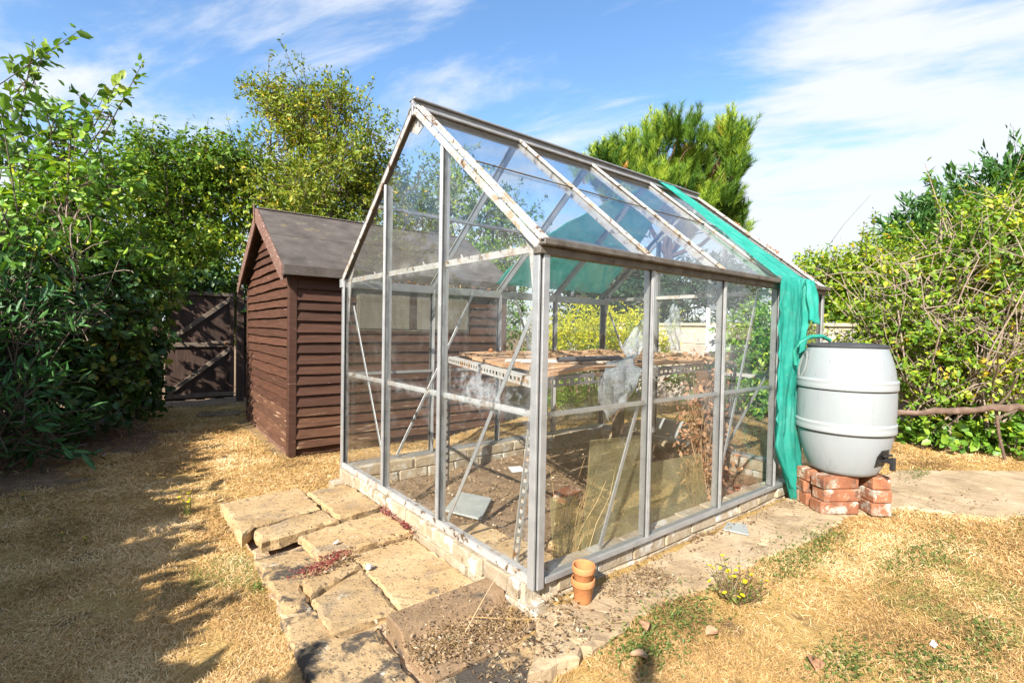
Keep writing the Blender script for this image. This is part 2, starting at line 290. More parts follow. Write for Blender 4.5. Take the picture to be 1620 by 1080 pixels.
MT['pale_rod'] = surf('pale_rod', [(.2, (.48, .42, .34)), (.8, (.62, .55, .46))], 9, .6)
MT['white_board'] = surf('speckled_white_board', [(.3, (.42, .43, .43)), (.7, (.50, .51, .51))], 5, .8, .2, blots=[((.25, .22, .19), 18, .64, .70)])
MT['paper'] = surf('white_paper', [(.3, (.52, .52, .52)), (.7, (.60, .60, .60))], 9, .8)
MT['slate'] = surf('grey_slate', [(.2, (.22, .24, .23)), (.8, (.36, .38, .36))], 7, .7, .4)
MT['terracotta'] = surf('terracotta', [(.2, (.36, .14, .05)), (.5, (.46, .195, .07)), (.8, (.52, .25, .11))], 12, .85, .25, 90, blots=[((.70, .48, .32), 10, .60, .74), ((.24, .10, .05), 26, .68, .74)])
MT['butt'] = surf('faded_grey_plastic', [(.2, (.235, .258, .266)), (.8, (.285, .303, .31))], 3, .42, .08, 90, stretch=(1, 1, .25), spec=.4, rand=False, blots=[((.31, .32, .32), 9, .56, .66), ((.20, .245, .25), 5, .55, .80), ((.10, .12, .11), 40, .66, .73), ((.19, .215, .205), 15, .56, .72)])
MT['butt_rib'] = surf('pale_plastic_rib', [(.2, (.28, .305, .31)), (.8, (.32, .34, .345))], 5, .4, .05)
MT['butt_lid'] = surf('dark_lid', [(.2, (.030, .031, .033)), (.8, (.065, .066, .07))], 12, .75, .4, 140)
MT['black_plastic'] = surf('black_plastic', [(.2, (.014, .014, .014)), (.8, (.03, .03, .03))], 12, .4)
MT['hose'] = surf('green_hose', [(.2, (.015, .17, .12)), (.8, (.03, .28, .20))], 12, .4)
MT['rust'] = surf('rusty_steel', [(.2, (.15, .06, .025)), (.8, (.33, .15, .06))], 20, .85)
MT['block'] = surf('concrete_block', [(.2, (.33, .27, .22)), (.5, (.44, .37, .31)), (.8, (.52, .46, .39))], 9, .95, .5, 60, rnd=.12)
MT['bark'] = surf('bark', [(.2, (.06, .042, .03)), (.8, (.17, .125, .09))], 12, .95, .6, 40, stretch=(1, 1, .4))
MT['bark_red'] = surf('pine_bark', [(.2, (.07, .04, .026)), (.8, (.16, .09, .058))], 12, .95, .6, 40)
MT['twig'] = surf('pale_twig', [(.2, (.20, .145, .105)), (.8, (.38, .30, .235))], 20, .9, .3)
MT['log'] = surf('flaky_log_bark', [(.2, (.07, .045, .034)), (.5, (.13, .085, .06)), (.8, (.25, .18, .14))], 16, .95, .8, 40, stretch=(.6, 1, 1))
MT['stone'] = surf('rough_stone', [(.2, (.24, .20, .15)), (.8, (.42, .37, .29))], 9, .95, .7)
MT['blue'] = surf('blue_plastic', [(.2, (.01, .07, .20)), (.8, (.015, .10, .28))], 9, .5)
MT['dead'] = surf('dead_stem', [(.2, (.25, .15, .08)), (.8, (.42, .28, .16))], 20, .95)
def netmat():
    m, nt, N, L = nodes('green_shade_net'); vec, oi = coords(N, L, rand=False)
    c = ramp(N, [(.25, (.03, .36, .28)), (.5, (.06, .52, .42)), (.8, (.20, .66, .56))]); L.new(noise(N, L, vec, 7, 8, .7), c.inputs[0])
    col = mixc(N, L, maprange(N, L, noise(N, L, vec, 22, 8, .75), .63, .74), c.outputs[0], (.07, .045, .03))
    wv = N.new('ShaderNodeTexWave'); wv.wave_type = 'BANDS'; wv.bands_direction = 'Z'; L.new(vec, wv.inputs[0]); wv.inputs['Scale'].default_value = 60; wv.inputs['Distortion'].default_value = 1.2
    d = N.new('ShaderNodeBsdfDiffuse'); t = N.new('ShaderNodeBsdfTranslucent'); L.new(col, d.inputs[0]); L.new(col, t.inputs[0])
    a = N.new('ShaderNodeMixShader'); a.inputs[0].default_value = .5; L.new(d.outputs[0], a.inputs[1]); L.new(t.outputs[0], a.inputs[2])
    tr = N.new('ShaderNodeBsdfTransparent'); b = N.new('ShaderNodeMixShader')
    ho = N.new('ShaderNodeMath'); ho.operation = 'MAXIMUM'; L.new(maprange(N, L, wv.outputs['Fac'], .2, .8, .12, .34), ho.inputs[0]); L.new(maprange(N, L, noise(N, L, vec, 30, 5, .6), .66, .70, 0, .85), ho.inputs[1]); L.new(ho.outputs[0], b.inputs[0]); L.new(a.outputs[0], b.inputs[1]); L.new(tr.outputs[0], b.inputs[2])
    o = N.new('ShaderNodeOutputMaterial'); L.new(b.outputs[0], o.inputs[0]); return m
MT['net'] = netmat()
LF = {}
LF['straw'] = leafmat('dry_grass', [(0, (0.2037, 0.127, 0.0638)), (0.3, (0.4685, 0.2896, 0.1137)), (0.65, (0.6926, 0.4625, 0.203)), (0.93, (0.8454, 0.6607, 0.3944)), (1, (0.2241, 0.244, 0.0696))], .25, .02)
LF['weed'] = leafmat('weed_green', [(0, (0.0562, 0.099, 0.02)), (0.5, (0.1125, 0.171, 0.035)), (0.85, (0.2125, 0.234, 0.06)), (1, (0.375, 0.252, 0.09))], .3, .04)
LF['ivy'] = leafmat('ivy_leaf', [(0, (0.0201, 0.0567, 0.0106)), (0.5, (0.0431, 0.1071, 0.0176)), (0.85, (0.1006, 0.189, 0.0264)), (1, (0.2875, 0.3024, 0.044))], .25, .09, .35)
LF['elder'] = leafmat('elder_leaf', [(0, (0.0661, 0.1613, 0.0141)), (0.5, (0.1504, 0.2996, 0.0265)), (0.85, (0.3612, 0.5069, 0.0441)), (1, (0.5546, 0.5991, 0.0573))], .35, .08, .35)
LF['plum'] = leafmat('plum_leaf', [(0, (0.0444, 0.1045, 0.0105)), (0.6, (0.1111, 0.2283, 0.022)), (1, (0.2962, 0.3804, 0.0351))], .35, .08, .35)
LF['laurel'] = leafmat('willowy_leaf', [(0, (0.0308, 0.0992, 0.0265)), (0.5, (0.0616, 0.1701, 0.0425)), (0.9, (0.154, 0.2977, 0.0744)), (1, (0.462, 0.4678, 0.1062))], .25, .07)
LF['conifer'] = leafmat('conifer_spray', [(0, (0.0281, 0.0858, 0.0198)), (0.6, (0.0624, 0.156, 0.033)), (1, (0.156, 0.2652, 0.055))], .2, .04)
LF['conhedge'] = leafmat('golden_conifer_spray', [(0, (0.04, 0.105, 0.0144)), (0.5, (0.112, 0.21, 0.0264)), (1, (0.32, 0.405, 0.048))], .25, .04)
LF['sallow'] = leafmat('sallow_leaf', [(0, (0.0677, 0.1211, 0.0121)), (0.35, (0.1505, 0.2181, 0.019)), (0.7, (0.2859, 0.323, 0.0302)), (0.93, (0.4514, 0.4037, 0.0432)), (1, (0.6019, 0.3876, 0.0432))], .35, .05)
LF['green'] = leafmat('mixed_tree_leaf', [(0, (0.0545, 0.1225, 0.0108)), (0.5, (0.1308, 0.2452, 0.0193)), (0.9, (0.305, 0.3882, 0.0309)), (1, (0.4619, 0.4434, 0.0379))], .35, .05)
LF['dark'] = leafmat('dark_leaf', [(0, (.012, .032, .012)), (.6, (.03, .065, .02)), (1, (.08, .12, .035))], .25, .06)
LF['pine'] = leafmat('pine_needle', [(0, (0.0345, 0.0938, 0.012)), (0.35, (0.0978, 0.1875, 0.018)), (0.65, (0.23, 0.3375, 0.03)), (0.96, (0.414, 0.5, 0.05)), (1, (0.483, 0.2, 0.05))], .15, .03)
LF['cotoneaster'] = leafmat('yellow_green_leaf', [(0, (0.0684, 0.1547, 0.0116)), (0.35, (0.1617, 0.2825, 0.0194)), (0.7, (0.3234, 0.417, 0.0291)), (0.95, (0.5227, 0.5112, 0.0388)), (1, (0.6222, 0.3766, 0.0388))], .35, .05)
LF['goldenrod'] = leafmat('goldenrod_leaf', [(0, (0.0875, 0.2125, 0.025)), (0.6, (0.1875, 0.35, 0.04)), (1, (0.325, 0.45, 0.07))], .35, .04)
LF['goldflower'] = leafmat('goldenrod_plume', [(0, (.32, .36, .03)), (.5, (.55, .54, .03)), (1, (.72, .64, .05))], .35, .02)
LF['yellow'] = leafmat('yellow_petal', [(0, (.72, .58, .01)), (1, (.85, .72, .03))], .3, .02)
LF['redsedum'] = leafmat('red_stonecrop', [(0, (.12, .02, .02)), (.6, (.26, .05, .045)), (1, (.42, .16, .12))], .25, .05)
LF['litter'] = leafmat('dry_litter', [(0, (0.08, 0.044, 0.024)), (0.4, (0.208, 0.128, 0.068)), (0.8, (0.368, 0.264, 0.16)), (1, (0.48, 0.4, 0.288))], .15, .02)
LF['deadleaf'] = leafmat('dead_leaf', [(0, (.26, .12, .06)), (.6, (.42, .22, .12)), (1, (.52, .33, .20))], .2, .04)

# ------------------------------------------------------------------ ground height
def sstep(a, b, x): t = np.clip((x-a)/(b-a), 0, 1); return t*t*(3-2*t)
GN = RNG.normal(size=(64, 64))
def vnoise(x, y, s):
    x = np.asarray(x, float)/s+500.3; y = np.asarray(y, float)/s+500.7; i = np.floor(x).astype(int); j = np.floor(y).astype(int); u = x-i; v = y-j
    u = u*u*(3-2*u); v = v*v*(3-2*v); g = lambda a, b: GN[a % 64, b % 64]
    return (g(i, j)*(1-u)+g(i+1, j)*u)*(1-v)+(g(i, j+1)*(1-u)+g(i+1, j+1)*u)*v
def ground_z(x, y):
    x = np.asarray(x, float); y = np.asarray(y, float)
    z = -.160+.072*sstep(-.5, .3, x-.6*y) + .006*vnoise(x, y, .5)+.004*vnoise(x, y, .13)
    ins = sstep(.0, .12, x)*sstep(2.54, 2.42, x)*sstep(0, .12, y)*sstep(1.91, 1.79, y)
    z = z*(1-ins)+(-.150+.010*vnoise(x, y, .25)+.006*vnoise(x, y, .07))*ins
    return z
xs = np.concatenate([-np.geomspace(400, 3.2, 26), np.arange(-3, 6.001, .045), np.geomspace(6.2, 400, 26)])
ys = np.concatenate([-np.geomspace(400, 2.2, 26), np.arange(-2, 8.001, .045), np.geomspace(8.2, 400, 26)])
GX, GY = np.meshgrid(xs, ys, indexing='ij'); GZ = ground_z(GX, GY)
nx, ny = len(xs), len(ys); ii = np.arange(nx-1)[:, None]*ny; jj = np.arange(ny-1)[None, :]
GF = np.stack([ii+jj, ii+ny+jj, ii+ny+jj+1, ii+jj+1], -1).reshape(-1, 4)
def groundmat():
    m, nt, N, L = nodes('parched_lawn'); vec, oi = coords(N, L, rand=False)
    c = ramp(N, [(.25, (.30, .18, .06)), (.5, (.48, .31, .11)), (.75, (.60, .42, .17))]); L.new(noise(N, L, vec, 18, 8, .7), c.inputs[0])
    col = mixc(N, L, maprange(N, L, noise(N, L, vec, 1.6, 5), .60, .78), c.outputs[0], (.20, .17, .06))
    col = mixc(N, L, maprange(N, L, noise(N, L, vec, 5, 6), .54, .70), col, (.15, .095, .055))
    at = N.new('ShaderNodeAttribute'); at.attribute_name = 'rnd'
    sc = ramp(N, [(.2, (.11, .07, .042)), (.5, (.24, .16, .095)), (.8, (.40, .29, .185))]); L.new(noise(N, L, vec, 14, 8, .7), sc.inputs[0])
    col = mixc(N, L, at.outputs['Fac'], col, sc.outputs[0])
    b = N.new('ShaderNodeBsdfPrincipled'); L.new(col, b.inputs['Base Color']); b.inputs['Roughness'].default_value = .95; b.inputs['Specular IOR Level'].default_value = .1
    bp = N.new('ShaderNodeBump'); bp.inputs['Strength'].default_value = .9; bp.inputs['Distance'].default_value = .02; L.new(noise(N, L, vec, 70, 6, .7), bp.inputs['Height']); L.new(bp.outputs[0], b.inputs['Normal'])
    o = N.new('ShaderNodeOutputMaterial'); L.new(b.outputs[0], o.inputs[0]); return m
def soil_mask(x, y):
    """bare earth: inside the greenhouse, under the hedges and in a patch near the gate"""
    x = np.asarray(x, float); y = np.asarray(y, float); n = vnoise(x, y, .3)*.12+vnoise(x, y, .1)*.06
    a = ((x > 0) & (x < 2.54) & (y > 0) & (y < 1.91)).astype(float)
    b = sstep(.05, -.25, (x+1.22)+n-.35*sstep(3.2, 6, y))*sstep(2.6, 3.1, y)
    c = sstep(1.0, .5, np.hypot((x+1.15)/.55, (y-4.7)/1.1)+n*2)
    d = sstep(4.45, 4.7, x+n+.25*y)*.9
    e = sstep(6.0, 6.4, y+n)
    g = .6*((x > -.15) & (x < 2.1) & (y > 2.9) & (y < 4.9))
    return np.clip(np.maximum.reduce([a, b, c, d, e, g]), 0, 1)
ground = mesh_np('ground', np.stack([GX, GY, GZ], -1).reshape(-1, 3), GF, groundmat(), None, True, soil_mask(GX, GY).ravel())
tag(ground, 'parched straw coloured lawn with bare earth under the hedges', kind='structure')

# ------------------------------------------------------------------ concrete path and paving slabs
def ragged(poly, step, amp, rng):
    out = []
    n = len(poly)
    for i in range(n):
        a, b = np.array(poly[i]), np.array(poly[(i+1) % n]); d = np.linalg.norm(b-a); k = max(1, int(d/step))
        for t in np.arange(k)/k: out.append(a+(b-a)*t+rng.normal(0, amp, 2)*(1 if t > 0 else .6))
    return np.array(out)
def stone(name, poly, z0, z1, mat, parent=None, step=.035, amp=.004, inset=.012, seed=0, tilt=0):
    """a worn stone slab: irregular outline, rounded arris, uneven faces"""
    rng = np.random.default_rng(seed+11)
    P = ragged(poly, step, amp, rng); k = len(P); c = P.mean(0)
    d = np.roll(P, -1, 0)-np.roll(P, 1, 0); nrm = np.stack([d[:, 1], -d[:, 0]], 1); nrm /= np.linalg.norm(nrm, axis=1)[:, None]+1e-9
    if (nrm*(P-c)).sum() < 0: nrm = -nrm
    zr = lambda a: rng.normal(0, a, k)
    rings = [(P+rng.normal(0, amp, (k, 2)), z0+zr(.001)), (P+nrm*.004*rng.normal(0, 1, k)[:, None], (z0+z1)/2+zr(.004)), (P+rng.normal(0, amp*.4, (k, 2)), z1-inset*.7+zr(.0022)), (P-nrm*inset*(1+.4*rng.normal(0, 1, k))[:, None], z1+zr(.0016))]
    V = np.concatenate([np.column_stack([p, np.broadcast_to(z, k)+tilt*(p[:, 0]-c[0])]) for p, z in rings])
    fs = []
    for r in range(3):
        for i in range(k): fs.append((r*k+i, r*k+(i+1) % k, (r+1)*k+(i+1) % k, (r+1)*k+i))
    fs.append(tuple(range(3*k, 4*k)))
    me = bpy.data.meshes.new(name); me.from_pydata(V.tolist(), [], fs)
    bm = bmesh.new(); bm.from_mesh(me); bmesh.ops.recalc_face_normals(bm, faces=bm.faces); bmesh.ops.triangulate(bm, faces=[f for f in bm.faces if len(f.verts) > 4]); bm.to_mesh(me); bm.free()
    me.materials.append(mat)
    return link(bpy.data.objects.new(name, me), parent)
path = stone('path', [(-.26, -.27), (-.02, -.06), (2.62, -.045), (2.75, -.20), (3.35, -.27), (4.2, -.9), (4.4, -1.5), (3.2, -1.15), (2.62, -.92), (2.36, -.50), (1.92, -.37), (1.5, -.40), (1.04, -.33), (.67, -.33), (.40, -.30), (.24, -.27), (.03, -.31), (-.16, -.29)],
             -.14, -.070, MT['path'], None, .03, .007, .010, 5)
tag(path, 'worn concrete path along the glazed side of the greenhouse', kind='structure')
bed = stone('paving_bed', [(-.70, -.28), (-.03, -.28), (-.03, 1.74), (-.70, 1.74)], -.21, -.149, MT['soil'], None, .05, .012, .012, 70); tag(bed, 'earth and grit bedding under the slabs', kind='structure')
SL = 'stone slabs beside the greenhouse gable'
def slab(label, poly, z0, z1, mat='slab', seed=0, **k):
    o = stone('paving_slab', poly, z0, z1, MT[mat], None, seed=seed, **k); return tag(o, label, 'paving slab', SL)
slab('large lichened slab at the far outer corner of the paving, next to the lawn', [(-.73, 1.79), (-.308, 1.82), (-.316, 1.392), (-.655, 1.325), (-.725, 1.23)], -.118, -.065, 'slab', 1)
slab('narrow strip of slab in front of the large far slab', [(-.663, 1.30), (-.312, 1.372), (-.292, 1.182), (-.668, 1.112)], -.12, -.068, 'slab', 2)
slab('square slab against the greenhouse kerb at the far end of the paving', [(-.300, 1.70), (-.045, 1.72), (-.037, 1.235), (-.284, 1.187)], -.12, -.065, 'slab', 3)
slab('long raised slab lying across the middle of the paving', [(-.498, 1.14), (-.045, 1.205), (-.036, .868), (-.489, .862)], -.124, -.085, 'slab', 4)
slab('grey edge stone half under the raised middle slab', [(-.70, 1.10), (-.30, 1.10), (-.30, .80), (-.605, .745), (-.612, .56), (-.70, .60)], -.185, -.128, 'slab_dark', 5)
slab('thin broken strip of slab under the red stonecrop', [(-.598, .735), (-.363, .80), (-.363, .722), (-.604, .597)], -.165, -.106, 'slab', 6)
slab('pitted square slab in the middle of the outer row', [(-.604, .588), (-.358, .712), (-.377, .322), (-.625, .332)], -.165, -.115, 'slab', 7)
slab('broad flat slab against the greenhouse kerb in front of the raised one', [(-.348, .86), (-.036, .86), (-.036, .235), (-.373, .315)], -.160, -.112, 'slab', 8)
slab('blackened low stone at the near outer edge of the paving', [(-.73, .545), (-.60, .545), (-.60, .315), (-.47, .30), (-.50, -.12), (-.64, -.12), (-.74, .10)], -.20, -.131, 'slab_dark', 9)
slab('blotched pale slab nearest the viewer beside the concrete channel', [(-.50, -.088), (-.06, -.082), (-.03, -.225), (-.10, -.30), (-.40, -.34), (-.52, -.25)], -.165, -.115, 'slab_dark', 10)
# trough-shaped concrete kerb piece
ch = MB()
ch.profile((-.462, .12, -.115), (-.03, .125, -.115), (0, 1, 0), [(-.20, -.045), (.125, -.045), (.125, .048), (.012, .044), (-.012, -.002), (-.135, -.012), (-.150, .004), (-.20, .002)])
tag(ch.build('concrete_channel', MT['channel'], None, .006), 'dark concrete gutter channel full of dry debris', 'channel')

# ------------------------------------------------------------------ leaves and plants
def norm(a): return a/(np.linalg.norm(a, axis=-1, keepdims=True)+1e-9)
def leaf_arrays(P, D, Nn, Ln, ratio=.45, shape='diamond', fold=.18):
    """leaves as folded blades; returns V, F"""
    n = len(P); D = norm(D); S = norm(np.cross(D, Nn)); U = np.cross(S, D); Ln = np.broadcast_to(Ln, n)[:, None]; w = Ln*ratio*.5
    if shape == 'diamond':
        V = np.stack([P, P+D*Ln*.45+S*w+U*w*fold*2, P+D*Ln, P+D*Ln*.45-S*w+U*w*fold*2], 1); b = np.arange(n)[:, None]*4
        F = np.concatenate([b+np.array([[0, 1, 2]]), b+np.array([[0, 2, 3]])], 1).reshape(-1, 3); k = 4
    elif shape == 'broad':
        V = np.stack([P, P+D*Ln*.28+S*w*.9+U*w*fold, P+D*Ln*.65+S*w*.85+U*w*fold, P+D*Ln-U*Ln*.10, P+D*Ln*.65-S*w*.85+U*w*fold, P+D*Ln*.28-S*w*.9+U*w*fold], 1); b = np.arange(n)[:, None]*6
        F = np.concatenate([b+np.array([[0, 1, 2]]), b+np.array([[0, 2, 3]]), b+np.array([[0, 3, 4]]), b+np.array([[0, 4, 5]])], 1).reshape(-1, 3); k = 6
    else:   # needle
        V = np.stack([P-S*w, P+S*w, P+D*Ln], 1); b = np.arange(n)[:, None]*3; F = b+np.array([[0, 1, 2]]); k = 3
    return V.reshape(-1, 3), F, k
def leaves(name, P, D, Nn, Ln, mat, parent=None, ratio=.45, shape='diamond', rnd=None, stuff=True, fold=.18):
    V, F, k = leaf_arrays(P, D, Nn, Ln, ratio, shape, fold)
    if rnd is None: rnd = RNG.random(len(P))
    o = mesh_np(name, V, F, mat, parent, False, np.repeat(rnd, k))
    if stuff: o['kind'] = 'stuff'
    return o
def sphere(n, rng): return norm(rng.normal(size=(n, 3)))
def subblobs(blobs, k, rng, rr=(.35, .55)):
    out = []
    for b in blobs:
        c = np.array(b[:3]); rx, rz = b[3], b[4]; rad = np.array([rx, rx, rz])
        for _ in range(k):
            d = sphere(1, rng)[0]; out.append((c+d*rad*rng.uniform(.45, .85), rad*rng.uniform(*rr)))
    return out
def curve(p, q, rng, bend=.12, k=5):
    p, q = np.array(p, float), np.array(q, float); t = np.linspace(0, 1, k)[:, None]; L = np.linalg.norm(q-p)
    return p+(q-p)*t+np.sin(t*np.pi)*rng.normal(0, bend*L, 3)*.6+np.concatenate([np.zeros((1, 3)), rng.normal(0, .02*L, (k-2, 3)), np.zeros((1, 3))])
def plant(name, label, cat, base, blobs, leaf, length, ratio=.45, shape='diamond', sub=8, cover=1.3, twig=.3, nleaf=12, trunk=.05, bark='bark', up=.25, droop=.0, seed=0, group=None,
          follow=.35, shell=.45, limb_n=None, spikes=0, jitter=.5, fold=.18, upn=.5, leafless=0., twigr=.004, clumpvar=.45):
    """tree or shrub: trunk and limbs up to each clump, twigs with leaves filling lumpy clumps"""
    rng = np.random.default_rng(seed+100); base = np.array(base, float); base[2] = float(ground_z(base[0], base[1]))-.05 if base[2] is None or np.isnan(base[2]) else base[2]
    t = thing(name, label, cat, tuple(base), group)
    sb = subblobs(blobs, sub, rng)
    lines = []; top = np.array([np.mean([b[0] for b in blobs]), np.mean([b[1] for b in blobs]), max(b[2] for b in blobs)])
    if trunk:
        main = curve(base, base+(top-base)*.55, rng, .06, 6); lines.append((main, np.linspace(trunk, trunk*.55, 6)))
        for b in blobs:
            p = main[rng.integers(2, 6)]; cl = curve(p, b[:3], rng, .12, 5); lines.append((cl, np.linspace(trunk*.5, trunk*.2, 5)))
            for c, r in sb:
                if np.linalg.norm((c-np.array(b[:3]))/max(b[3], b[4])) < 1.0 and rng.random() < .8: lines.append((curve(cl[rng.integers(2, 5)], c+(c-np.array(b[:3]))*.35, rng, .14, 5), np.linspace(trunk*.22, twigr*.8, 5)))
    vol = np.array([r.prod()**(2/3) for c, r in sb]); area = 4*np.pi*vol.sum()
    nl = int(cover*area/(length*length*ratio*.6)); nt = max(10, nl//nleaf)
    idx = rng.choice(len(sb), nt, p=vol/vol.sum()); CC = np.array([c for c, r in sb])[idx]; RR = np.array([r for c, r in sb])[idx]; tone = rng.normal(0, clumpvar*.35, len(sb))[idx]
    d = sphere(nt, rng); r = (shell+(1-shell)*rng.random(nt)**.7)*(1+.18*rng.normal(size=nt)); P0 = CC+d*RR*r[:, None]
    T = norm(d+np.array([0, 0, up])+rng.normal(0, .45, (nt, 3))); TL = twig*rng.uniform(.5, 1.3, nt)
    if spikes:       # long shoots breaking the outline
        ks = rng.choice(nt, spikes, replace=False); T[ks] = norm(d[ks]*np.array([.5, .5, .3])+np.array([0, 0, .9])+rng.normal(0, .2, (spikes, 3))); TL[ks] *= 2.1; 
    keep = P0[:, 2] > ground_z(P0[:, 0], P0[:, 1])+.02; P0, T, TL, tone = P0[keep], T[keep], TL[keep], tone[keep]; nt = len(P0)
    for i in rng.choice(nt, min(nt, limb_n if limb_n is not None else 260), replace=False):
        lines.append((np.array([P0[i]-T[i]*TL[i]*.9, P0[i]+T[i]*TL[i]*.3, P0[i]+T[i]*TL[i]]) , np.array([twigr*1.6, twigr, twigr*.5])))
    if spikes:
        for i in np.argsort(-TL)[:spikes]: lines.append((np.array([P0[i]-T[i]*.2, P0[i]+T[i]*TL[i]*.5, P0[i]+T[i]*TL[i]]), np.array([twigr*1.8, twigr*1.2, twigr*.5])))
    rel = [(p-base, q) for p, q in lines]
    if rel:
        tb = tubes('trunk' if trunk > .03 else 'branches', rel, MT[bark], t, 5)
        if not trunk: tb['kind'] = 'stuff'
    sel = np.repeat(np.arange(nt), np.maximum(1, np.round(nleaf*TL/twig*((rng.random(nt) > leafless) | (TL > twig*1.5)))).astype(int)); n = len(sel)
    s = rng.random(n)**.8; P = P0[sel]+T[sel]*(TL[sel]*s)[:, None]+rng.normal(0, length*.25, (n, 3))
    side = norm(np.cross(T[sel], rng.normal(size=(n, 3)))); D = norm(T[sel]*follow+side*(1-follow)+rng.normal(0, .25, (n, 3))*jitter*2+np.array([0, 0, -droop]))
    Nn = norm(np.array([0, 0, upn])+norm(P-CC[keep][sel])*.5+rng.normal(0, .45, (n, 3)))
    rnd = np.clip(.45+tone[sel]+rng.normal(0, .20, n)+.12*(rng.random(n) < .06), 0, 1)
    leaves('crown', P-base, D, Nn, length*np.clip(rng.lognormal(-.08, .34, n), .4, 1.7), LF[leaf], t, ratio, shape, rnd, True, fold)
    return t
nan = float('nan')
def leafy_trees():
    plant('plum_tree', 'tall loose plum sapling with open leafy shoots above the elder', 'tree', (-2.0, 6.7, nan), [(-2.05, 6.6, 3.1, .26, .75), (-1.55, 6.2, 2.85, .42, .42), (-1.22, 5.95, 3.25, .17, .30), (-1.85, 6.43, 2.5, .5, .4)],
          'plum', .105, .52, 'broad', 7, .30, .36, 12, .03, seed=1, up=.9, spikes=12, shell=.2, follow=.45)
    plant('elder_bush', 'bright broad leaved elder bush rising over the ivy hedge', 'bush', (-1.75, 5.2, nan), [(-1.76, 5.03, 1.95, .5, .41), (-1.34, 5.5, 2.25, .4, .4), (-1.8, 4.35, 1.5, .3, .3), (-1.6, 5.1, 1.5, .5, .4)],
          'elder', .085, .5, 'broad', 8, .8, .34, 11, .03, seed=2, up=.3, droop=.25, spikes=14)
    plant('ivy_hedge', 'dark ivy covered hedge along the shaded side of the lawn', 'hedge', (-1.5, 4.9, nan), [(-1.52, 4.85, .85, .55, .55), (-1.10, 5.75, .85, .38, .8), (-1.48, 4.75, .33, .55, .35), (-1.06, 5.72, .28, .32, .4), (-1.6, 4.95, 1.35, .4, .29), (-1.45, 5.5, .6, .5, .7)],
          'ivy', .058, .8, 'broad', 10, 1.0, .2, 12, .03, seed=3, up=0, droop=.3, follow=.2)
    plant('conifer_hedge', 'clipped golden green conifer bulging over the ivy', 'conifer', (-1.0, 5.6, nan), [(-1.14, 5.34, 1.42, .46, .28), (-.92, 5.65, 1.28, .26, .34), (-1.3, 5.1, 1.45, .3, .25)],
          'conhedge', .07, .28, 'diamond', 8, 1.1, .16, 14, .03, seed=4, follow=.75)
    plant('willowy_shrub', 'narrow leaved grey green shrub at the edge of the frame by the lawn', 'shrub', (-1.78, 3.7, nan), [(-1.80, 3.92, .67, .26, .5), (-1.77, 3.5, .17, .22, .3), (-1.75, 4.15, 1.05, .24, .28)],
          'laurel', .095, .22, 'broad', 8, .9, .3, 13, .015, seed=5, up=.5, spikes=16, follow=.5)
    plant('ivy_clad_tree', 'ivy clad bushy tree behind the brown gate', 'tree', (-.3, 8.0, nan), [(-.36, 7.8, 2.67, .85, .8), (-.73, 8.12, 3.2, .5, .5), (.15, 7.79, 3.0, .62, .7), (-.16, 7.45, 1.78, .85, .47), (-.83, 7.65, 2.11, .55, .55), (-.02, 7.82, 3.5, .4, .35), (.35, 7.3, 1.2, .5, .6)],
          'green', .068, .5, 'diamond', 10, .85, .32, 12, .06, seed=6, droop=.35, spikes=30)
    plant('sallow_tree', 'tall open tree with small yellowing leaves behind the shed', 'tree', (1.6, 7.5, nan), [(1.29, 7.81, 4.3, .66, .85), (2.06, 7.19, 3.95, .66, .66), (.95, 8.1, 4.9, .4, .42), (1.65, 7.23, 3.05, 1.05, .6), (.95, 8.06, 3.5, .68, .66), (2.35, 6.96, 3.2, .55, .6), (1.89, 7.35, 4.75, .45, .42), (1.2, 7.3, 2.4, .9, .5)],
          'sallow', .062, .42, 'diamond', 10, .62, .34, 14, .06, seed=7, spikes=50, shell=.25, limb_n=500)
    plant('hawthorn_tree', 'green tree standing beyond the shed roof and seen through the gable glass', 'tree', (4.1, 7.5, nan), [(3.97, 7.44, 3.5, .9, .9), (5.06, 7.18, 2.8, .95, .85), (3.15, 7.44, 3.0, .65, .75), (5.69, 6.66, 2.2, .85, .75), (4.17, 7.23, 2.1, 1.1, .6), (3.2, 6.9, 1.4, .9, .7), (4.6, 6.8, 1.1, .9, .8)],
          'green', .075, .45, 'diamond', 8, .55, .36, 13, .08, seed=8, spikes=30)
    plant('dark_evergreen', 'dark evergreen mass behind the far end of the greenhouse', 'bush', (6.4, 4.6, nan), [(5.6, 5.44, 2.04, .72, .6), (6.35, 4.84, 2.06, .84, .72), (7.29, 4.08, 1.84, .97, .6), (7.56, 3.21, 1.58, .57, .57), (6.22, 4.28, 1.43, .91, .46), (6.0, 5.2, 1.0, .9, .8), (7.0, 4.0, .8, .9, .8)],
          'dark', .085, .42, 'diamond', 8, .8, .3, 12, .06, seed=9)
    plant('spreading_bush', 'yellow green leafy bush just past the far corner of the greenhouse', 'bush', (6.1, 1.1, nan), [(6.21, 1.22, 1.5, .55, .45), (6.36, .84, 1.62, .45, .48), (5.92, 1.18, .92, .49, .41), (6.07, .55, 1.2, .46, .46), (6.24, 1.7, 1.3, .36, .4), (6.0, .9, .5, .5, .5)],
          'cotoneaster', .052, .5, 'diamond', 10, .85, .22, 12, .03, seed=10, spikes=40)
    plant('green_shrub', 'green shrub behind the end wall of the greenhouse beside the block wall', 'shrub', (5.0, 1.75, nan), [(5.22, 1.80, .9, .36, .45), (4.88, 1.5, .29, .3, .35), (4.59, 1.97, .30, .3, .3), (5.2, 1.5, .5, .35, .5)],
          'elder', .06, .5, 'diamond', 8, 1.0, .2, 12, .02, seed=11)
